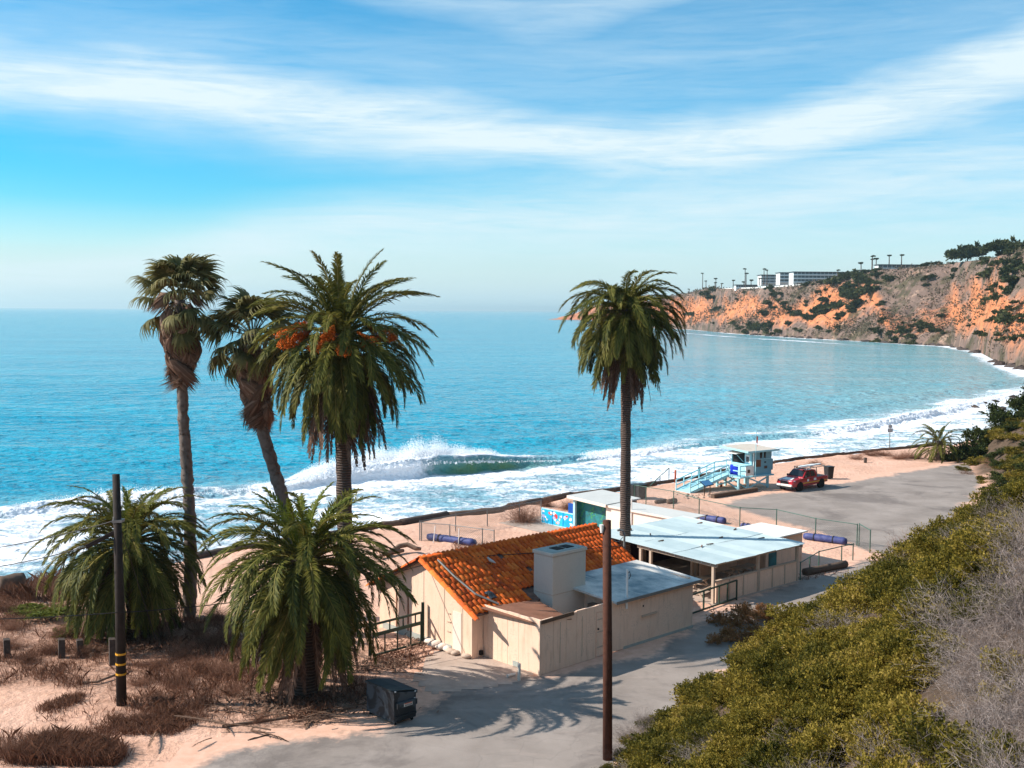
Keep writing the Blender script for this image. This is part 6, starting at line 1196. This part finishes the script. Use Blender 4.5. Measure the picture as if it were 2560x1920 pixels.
def litter():
    random.seed(77); md = [frond_mesh('fallen_frond', L, 6, b, 5 + i, leaf=.28, npair=34, stiff=.4, width=.04) for i, (L, b) in enumerate(((2.6, 12), (2.1, 16), (3.0, 10)))]
    for m_ in md: m_.materials.append(M['frond_d'])
    spots = [(520, 1545), (560, 1560), (600, 1530), (640, 1555), (680, 1540), (700, 1565), (740, 1530), (760, 1560), (780, 1500), (620, 1575), (540, 1590), (580, 1515), (500, 1580), (720, 1500), (830, 1440), (860, 1450), (880, 1435), (800, 1425), (760, 1470), (200, 1395), (230, 1400), (260, 1385), (290, 1400), (320, 1395), (180, 1410), (280, 1420), (220, 1425), (350, 1590), (450, 1595), (660, 1500), (840, 1460), (700, 1470), (590, 1580), (480, 1560), (640, 1510), (770, 1540), (730, 1550)]
    for i, (px, py) in enumerate(spots):
        q = G2(px + random.uniform(-12, 12), py + random.uniform(-8, 8)); o = link('fallen_frond', md[i % 3]); o.location = (q[0], q[1], .06 + random.random() * .12); o.rotation_euler = (random.uniform(-.5, .5), random.uniform(-.1, .04), random.random() * 6.28); s = random.uniform(.45, .85); o.scale = (s, s, s)
        lab = 'dry fallen palm frond in the litter round the dumpster palm' if px > 400 else 'dry fallen palm frond in the litter under the palm by the banded pole'; tag(o, lab, 'palm frond', 'fallen fronds by the dumpster' if px > 400 else 'fallen fronds by the banded pole')
    # small bark, stems and boot litter too fine to count
    g = np.random.default_rng(3); V = []; A = []
    for cx, cy, rx, ry, n in ((-8.6, 42.6, 3.2, 1.7, 900), (-17, 49.6, 2.6, .9, 420), (-5.6, 47.3, 1.5, .9, 220), (-4.6, 50.6, 1.4, 1.0, 160)):
        x = cx + g.normal(0, rx * .55, n); y = cy + g.normal(0, ry * .55, n); L = g.uniform(.12, .6, n); a = g.random(n) * 3.14; w = g.uniform(.012, .04, n); z = .03 + g.random(n) * .14; d = np.stack([np.cos(a), np.sin(a), g.normal(0, .2, n)], -1) * L[:, None] * .5; s = np.stack([-np.sin(a), np.cos(a), 0 * a], -1) * w[:, None]; c = np.stack([x, y, z], -1); up = np.array([0, 0, .05])
        V.append(np.stack([c - d - s, c - d + s, c + s + up, c - s + up], 1).reshape(-1, 3)); V.append(np.stack([c - s + up, c + s + up, c + d + s * .5, c + d - s * .5], 1).reshape(-1, 3)); A += [np.repeat(g.random(n), 4)] * 2
    v = np.concatenate(V); o = link('palm_litter', mesh_np('palm_litter', v, np.arange(len(v)).reshape(-1, 4), {'var': np.concatenate(A)}), M['frond_d']); tag(o, 'scatter of dry stems and bark chips under the palms', 'litter', kind='stuff')
    log('dry_stick', G2(340, 1575), G2(420, 1548), .05, 'thin dark fallen stem lying at the edge of the weeds', 'wood', cat='stem'); log('dry_stick', G2(480, 1572), G2(640, 1550), .06, 'long dark fallen stem along the palm litter', 'wood', cat='stem'); log('dry_stick', G2(535, 1600), G2(580, 1588), .03, 'short thin stick on the road edge', 'wood', cat='stick'); bent('fallen_branch', [Vector(G2(170, 1478)) + Vector((0, 0, .05)), Vector(G2(210, 1478)) + Vector((0, 0, .1)), Vector(G2(250, 1465)) + Vector((0, 0, .15)), Vector(G2(280, 1448)) + Vector((0, 0, .1))], [.04, .05, .05, .03], 'pale curved fallen palm stem on the bare earth')
litter()
def seawall():
    """dark timbers and rock rubble holding the terrace edge"""
    random.seed(15); n = 0; desc = [('behind the palms', -14), ('behind the sand yard', 2), ('behind the restroom', 12), ('behind the lifeguard tower', 26), ('beyond the red pickup', 99)]
    for i in range(3, len(EDGE_PX) - 1):
        a, b = Vector((*EDGE[i], 0)), Vector((*EDGE[i + 1], 0)); L = (b - a).length; k = max(1, round(L / 3.6))
        for j in range(k):
            p, q = a.lerp(b, j / k), a.lerp(b, (j + 1) / k); off = Vector((0, .25, 0)); p = p + off; q = q + off; p.z = random.uniform(-.05, .02); q.z = random.uniform(-.05, .02); d = [t for t, x in desc if p.x < x][0]; big = 1.25 if p.x < 10 else .9
            log('edge_timber', p, q + (q - p) * .04, random.uniform(.17, .26) * big, 'rough dark timber along the terrace edge ' + d, 'wood' if n % 3 else 'stump', 7, 'timber', group='edge timbers ' + d, z=.08); n += 1
    me = []
    for s in range(4):
        random.seed(100 + s); m = MB(); nn = 8
        for a in range(5):
            ph = math.pi * a / 4
            for k in range(nn): th = 2 * math.pi * k / nn; rr = random.uniform(.7, 1.15); m.v.append((math.cos(th) * math.sin(ph) * rr, math.sin(th) * math.sin(ph) * rr * .8, math.cos(ph) * .6 * rr))
        m.f = [(a * nn + k, a * nn + (k + 1) % nn, (a + 1) * nn + (k + 1) % nn, (a + 1) * nn + k) for a in range(4) for k in range(nn)]; x = m.mesh('rock'); x.materials.append(M['darkrock']); me.append(x)
    mp = []
    for x in me: y = x.copy(); y.materials.clear(); y.materials.append(M['rock']); mp.append(y)
    random.seed(6)
    for px, py in ((2105, 880), (2125, 872), (2150, 868), (2165, 885), (2190, 860), (2205, 868)):
        q = G2(px, py, SEA); o = link('surf_rock', me[random.randrange(4)]); o.location = (q[0], q[1], SEA + .1); s = random.uniform(.6, 1.3); o.scale = (s * 1.5, s, s * .8); o.rotation_euler = (0, 0, random.random() * 6); tag(o, 'dark rock awash in the shallow surf', 'rock', 'rocks in the surf')
    for k in range(26):
        t = random.random(); q = q5(20 + 500 * t + random.uniform(-40, 40), 880 + random.uniform(-25, 30)); o = link('path_stone', mp[k % 4]); s = random.uniform(.08, .22); o.location = (q[0], q[1], s * .25); o.scale = (s, s, s * .8); o.rotation_euler = (0, 0, random.random() * 6); tag(o, 'pale stone scattered at the foot of the tower ramp', 'stone', 'stones at the ramp foot')
    for k in range(10):
        q = q5(1090 + 110 * random.random(), 770 + 30 * random.random()); o = link('path_stone', mp[k % 4]); s = random.uniform(.1, .25); o.location = (q[0], q[1], s * .3); o.scale = (s, s, s * .8); tag(o, 'pale stone heaped at the end of the squared timber', 'stone', 'stones at the timber end')
    random.seed(8)
    for k in range(110):      # boulders along the foot of the bluffs
        px = random.uniform(1740, 2590); S = G(px, float(shore_at(px)), SEA); o = link('shore_boulder', me[k % 4]); s = random.uniform(1.0, 3.2); o.location = (S[0] + random.uniform(-3, 6), S[1] + random.uniform(-4, 8), SEA + .2); o.scale = (s * 1.6, s, s * .8); o.rotation_euler = (0, 0, random.random() * 6); tag(o, 'boulder on the shore at the foot of the bluffs', 'rock', 'boulders at the foot of the bluffs')
seawall()

# ================================================================== ON THE BLUFFS
r6 = lambda x, y: (1660 + x / 2.4578, 580 + y / 2.4578); r8 = lambda x, y: (1840 + x / 4.608, 640 + y / 4.608)
def far_veg():
    random.seed(51); fl = [leaf_cloud('bluff_bush', s, 900, .26, 8, .75, 4) for s in (31, 32, 33)]
    for m_ in fl: m_.materials.append(M['farleaf'])
    def hill_put(px, t, s, lab, grp, flat=.8):
        p = bluff_point(px, t); o = link('bluff_bush', fl[random.randrange(3)]); o.location = (p[0], p[1], p[2] - .15 * s); k = s * random.uniform(.8, 1.2); o.scale = (k * 1.25, k, k * flat); o.rotation_euler = (0, 0, random.random() * 6.28); tag(o, lab, 'bush', grp)
    blobs = [(300, 380, 50), (465, 415, 22), (165, 505, 28), (530, 375, 22), (640, 370, 34), (680, 440, 42), (740, 420, 30), (765, 450, 32), (620, 495, 34), (860, 430, 26), (800, 500, 34), (960, 500, 55), (1010, 470, 50), (920, 530, 44), (860, 520, 40), (1100, 330, 60), (1160, 360, 60), (1210, 300, 60), (1240, 350, 55), (1300, 280, 50), (1380, 270, 40), (1190, 420, 50), (1130, 400, 50), (1080, 540, 40), (1170, 480, 44), (1345, 450, 28), (1345, 550, 30), (600, 600, 44), (660, 600, 44), (520, 590, 40), (700, 610, 40), (560, 605, 34), (480, 600, 30), (770, 565, 28), (810, 600, 24), (860, 610, 24), (970, 600, 26), (1030, 620, 22), (1480, 590, 40), (1540, 640, 46), (1600, 630, 40), (1500, 660, 36), (1690, 610, 34), (1580, 560, 36), (1630, 590, 30), (1720, 530, 26), (1400, 640, 40), (1340, 630, 40), (1640, 290, 34), (1790, 280, 40), (1950, 285, 24), (2090, 260, 70), (2140, 220, 70), (2050, 320, 60), (2040, 380, 36), (2180, 190, 60), (2050, 540, 60), (2130, 560, 60), (2190, 540, 54), (1960, 620, 40), (1900, 550, 26), (2080, 640, 40), (2190, 440, 40), (2010, 235, 30), (1990, 120, 50), (440, 570, 26), (340, 480, 26), (310, 560, 24), (1250, 460, 24), (1270, 580, 24), (900, 340, 40), (1000, 330, 34), (940, 370, 24)]
    for x, y, w in blobs:
        px, py = r6(x, y); tp = np.interp(px, [p[0] for p in TOP_PX], [p[1] for p in TOP_PX]); bp = float(shore_at(px)); t0 = np.clip((bp - py) / (bp - tp), .02, 1.0); best = min(np.linspace(.02, 1, 45), key=lambda t: abs(project(bluff_point(px, t))[1] - py)); dep = bluff_point(px, best)[1]; n = max(1, int(w / 13))
        for k in range(max(1, int(n * 1.5))):
            p2 = px + random.gauss(0, w / 2.4578 * .45); t2 = float(np.clip(best + random.gauss(0, .05 * w / 40), .02, 1.02)); hill_put(p2, t2, w / 2.4578 * dep / FPX * random.uniform(.6, 1.2), 'dark green bush on the far orange bluffs', 'bushes on the far bluffs')
    # crown trees on the rim
    def rim_tree(x, y, w, h, lab):
        px, py = r6(x, y); i = np.interp(px, [1560, 1725, 1985, 2311, 2453, 2560, 2760], [0, 0, 0, 0, 0, 0, 0]); b = bluff_point(px, 1.0); dep = b[1] + 12; k = dep / FPX / 2.4578; t = thing('rim_tree', lab, 'tree', (b[0] * dep / b[1], dep, b[2] - .5)); hh = max(1.5, at_depth(px, py, dep)[2] - b[2]); MB().tube([(0, 0, 0), (.2, 0, hh * .5), (0, 0, hh)], [.5, .4, .3], 7).build('trunk', M['trunk'], t)
        for q in range(5): o = link('crown', fl[q % 3], parent=t); o.location = (random.uniform(-.55, .55) * w * k * .8, random.uniform(-2, 2), hh + random.uniform(-.25, .2) * h * k); s = h * k * random.uniform(.55, .8); o.scale = (w * k * .5, s, s); o.rotation_euler = (0, 0, random.uniform(-.3, .3))
    rim_tree(1870, 150, 170, 120, 'broad umbrella-crowned tree on the rim of the bluffs'); rim_tree(2080, 125, 150, 110, 'dense rounded tree on the rim right of the umbrella-crowned tree'); rim_tree(2190, 105, 120, 70, 'rounded tree on the highest rim of the bluffs'); rim_tree(1610, 205, 60, 34, 'small dark tree beside the low white rim house'); rim_tree(1680, 200, 50, 30, 'small bushy tree between rim house and umbrella-crowned tree')
far_veg()
def bluff_scrub():
    g = np.random.default_rng(90); n = 15000; J = g.integers(1, BNT + 4, n); I = g.integers(30, BV.shape[1] - 2, n); fj, fi = g.random(n)[:, None], g.random(n)[:, None]
    p = (BV[J, I] * (1 - fi) + BV[J, I + 1] * fi) * (1 - fj) + (BV[np.minimum(J + 1, BV.shape[0] - 1), I] * (1 - fi) + BV[np.minimum(J + 1, BV.shape[0] - 1), I + 1] * fi) * fj
    keep = g.random(n) < sstep(.4, .62, fbm(p[:, 0] * .03, p[:, 2] * .06 + p[:, 1] * .01, 4, 91)) + .1; p = p[keep]; n = len(p); V, A = [], []
    for q in range(4):
        sz = g.uniform(.5, 1.7, n)[:, None] * (p[:, 1:2] / 900) ** .4; a = g.normal(size=(n, 3)); a[:, 2] = np.abs(a[:, 2]); a /= np.linalg.norm(a, axis=1)[:, None]; b = np.cross(a, g.normal(size=(n, 3))); b /= np.linalg.norm(b, axis=1)[:, None]; c = p + g.normal(0, .6, (n, 3)) * sz
        V.append(np.stack([c - b * sz * .5, c + a * sz * .45 - b * sz * .1, c + a * sz, c + b * sz * .5], 1).reshape(-1, 3)); A.append(np.repeat(np.clip(fbm(p[:, 0] * .02, p[:, 1] * .02, 3, 95) * 1.2 - .2 + g.normal(0, .2, n), 0, 1), 4))
    v = np.concatenate(V); o = link('bluff_scrub', mesh_np('bluff_scrub', v, np.arange(len(v)).reshape(-1, 4), {'var': np.concatenate(A)}), M['scrub']); tag(o, 'low brown and olive scrub covering the slopes of the far bluffs', 'scrub', kind='stuff')
bluff_scrub()
def far_buildings():
    def block(name, lab, x0, x1, yt, yb, floors, depth_px, dy=14, win=10, mat='bwhite', rot=0.0):
        (a, t), (b, u) = r8(x0, yt), r8(x1, yb); bp = bluff_point((a + b) / 2, 1.0); dep = bp[1] + depth_px; A, B = at_depth(a, u, dep), at_depth(b, u, dep); T = at_depth(a, t, dep); w = B[0] - A[0]; h = T[2] - A[2]; g = thing(name, lab, 'building', (A[0], A[1], A[2] - 2), rot)
        box('wall', M[mat], g, 0, w, 0, dy, 0, h + 1.6); box('roof', M['broof'], g, -.8, w + .8, -1.0, dy + .8, h + 1.61, h + 2.1)
        fh = h / floors
        for f in range(floors):
            z = 2 + f * fh; box('balcony', M['bwhite'], g, -.3, w + .3, -1.3, -.01, z - .1, z + fh * .3)
            for k in range(win): q = w / win; box('window', M['bglass'], g, k * q + q * .03, k * q + q * .93, -.05, -.004, z + fh * .32, z + fh * .92)
        return g
    block('apartment_block', 'long three-storey pale apartment block on the bluff rim', 660, 1290, 180, 305, 3, 40, win=14, rot=.0); block('apartment_block', 'white angled wing at the end of the long apartment block', 505, 655, 188, 305, 3, 46, win=3); block('apartment_block', 'shorter pale apartment block left of the long one on the rim', 290, 492, 215, 312, 3, 50, win=4); block('rim_house', 'long low white house with dark roof high on the rim', 1640, 2110, 97, 150, 1, 22, 8, win=9); block('rim_house', 'low pale pavilion with dark openings behind the rim parapet', 0, 250, 330, 372, 1, 20, 8, win=9)
    block('rim_house', 'small white house half hidden by the lone palm crown', -880, -680, 455, 520, 2, 20, 10, win=4)
    for lab, pts in (('pale parapet wall along the bluff rim left of the apartments', [(-150, 392), (100, 385), (260, 378), (400, 365)]), ('white retaining wall below the apartment lawn', [(400, 375), (560, 358), (740, 350), (850, 335)])):
        P = []
        for x, y in pts: px, py = r8(x, y); b = bluff_point(px, 1.0); P.append(Vector(at_depth(px, py, b[1] + 3)))
        o0 = P[0].copy(); m = MB()
        for a, b in zip(P[:-1], P[1:]): m.bar(a - o0, b - o0, .6, 3.2)
        o = m.build('rim_wall', M['bwhite'], None); o.location = o0; tag(o, lab, 'wall')
far_buildings()
def far_palms():
    random.seed(71); cr = leaf_cloud('crown', 41, 420, .42, 5, .6, 3); cr.materials.append(M['farleaf'])
    for i, (x, yt, yb) in enumerate(((238, 255, 345), (258, 302, 350), (319, 288, 355), (313, 312, 355), (353, 318, 350), (155, 352, 375), (499, 228, 340), (505, 256, 340), (615, 228, 320), (634, 235, 320), (586, 288, 320), (535, 298, 330), (1211, 193, 235), (1281, 150, 230), (1278, 168, 230), (1304, 166, 225), (1384, 146, 200), (1460, 143, 200), (1068, 235, 265), (425, 298, 330), (490, 308, 335))):
        px, py = r6(x, yt); b = bluff_point(px, 1.0); dep = b[1] + 16 + (i % 3) * 6; T = at_depth(px, py, dep); B = at_depth(px, r6(x, yb)[1], dep); h = T[2] - B[2]; t = thing('rim_palm', 'slender tall palm on the far bluff rim', 'palm tree', (T[0], T[1], B[2] - 1), 0, 'palms on the far bluff rim'); MB().tube([(0, 0, 0), (.1, 0, h * .5), (0, 0, h + 1)], [.45, .36, .3], 6).build('trunk', M['trunk'], t); o = link('crown', cr, parent=t); o.location = (0, 0, h + .6); s = random.uniform(1.7, 2.3); o.scale = (s, s, s * .8); o.rotation_euler = (0, 0, random.random() * 6)
far_palms()

# ------------------------------------------------------------------ sea air between the near shore and the far bluffs
def haze():
    n = NT('sea_haze'); n.t.nodes.remove(n.b); v = n.N('ShaderNodeVolumePrincipled'); v.inputs['Color'].default_value = (.74, .95, 1, 1); v.inputs['Density'].default_value = .00008; v.inputs['Anisotropy'].default_value = .3; n.L(v.outputs[0], n.o.inputs['Volume'])
    o = MB().box(-31000, 31000, -200, 46000, -40, 130).build('haze', n.m, None); tag(o, 'thin pale sea haze softening the far bluffs and the horizon', 'haze', kind='stuff')
haze()
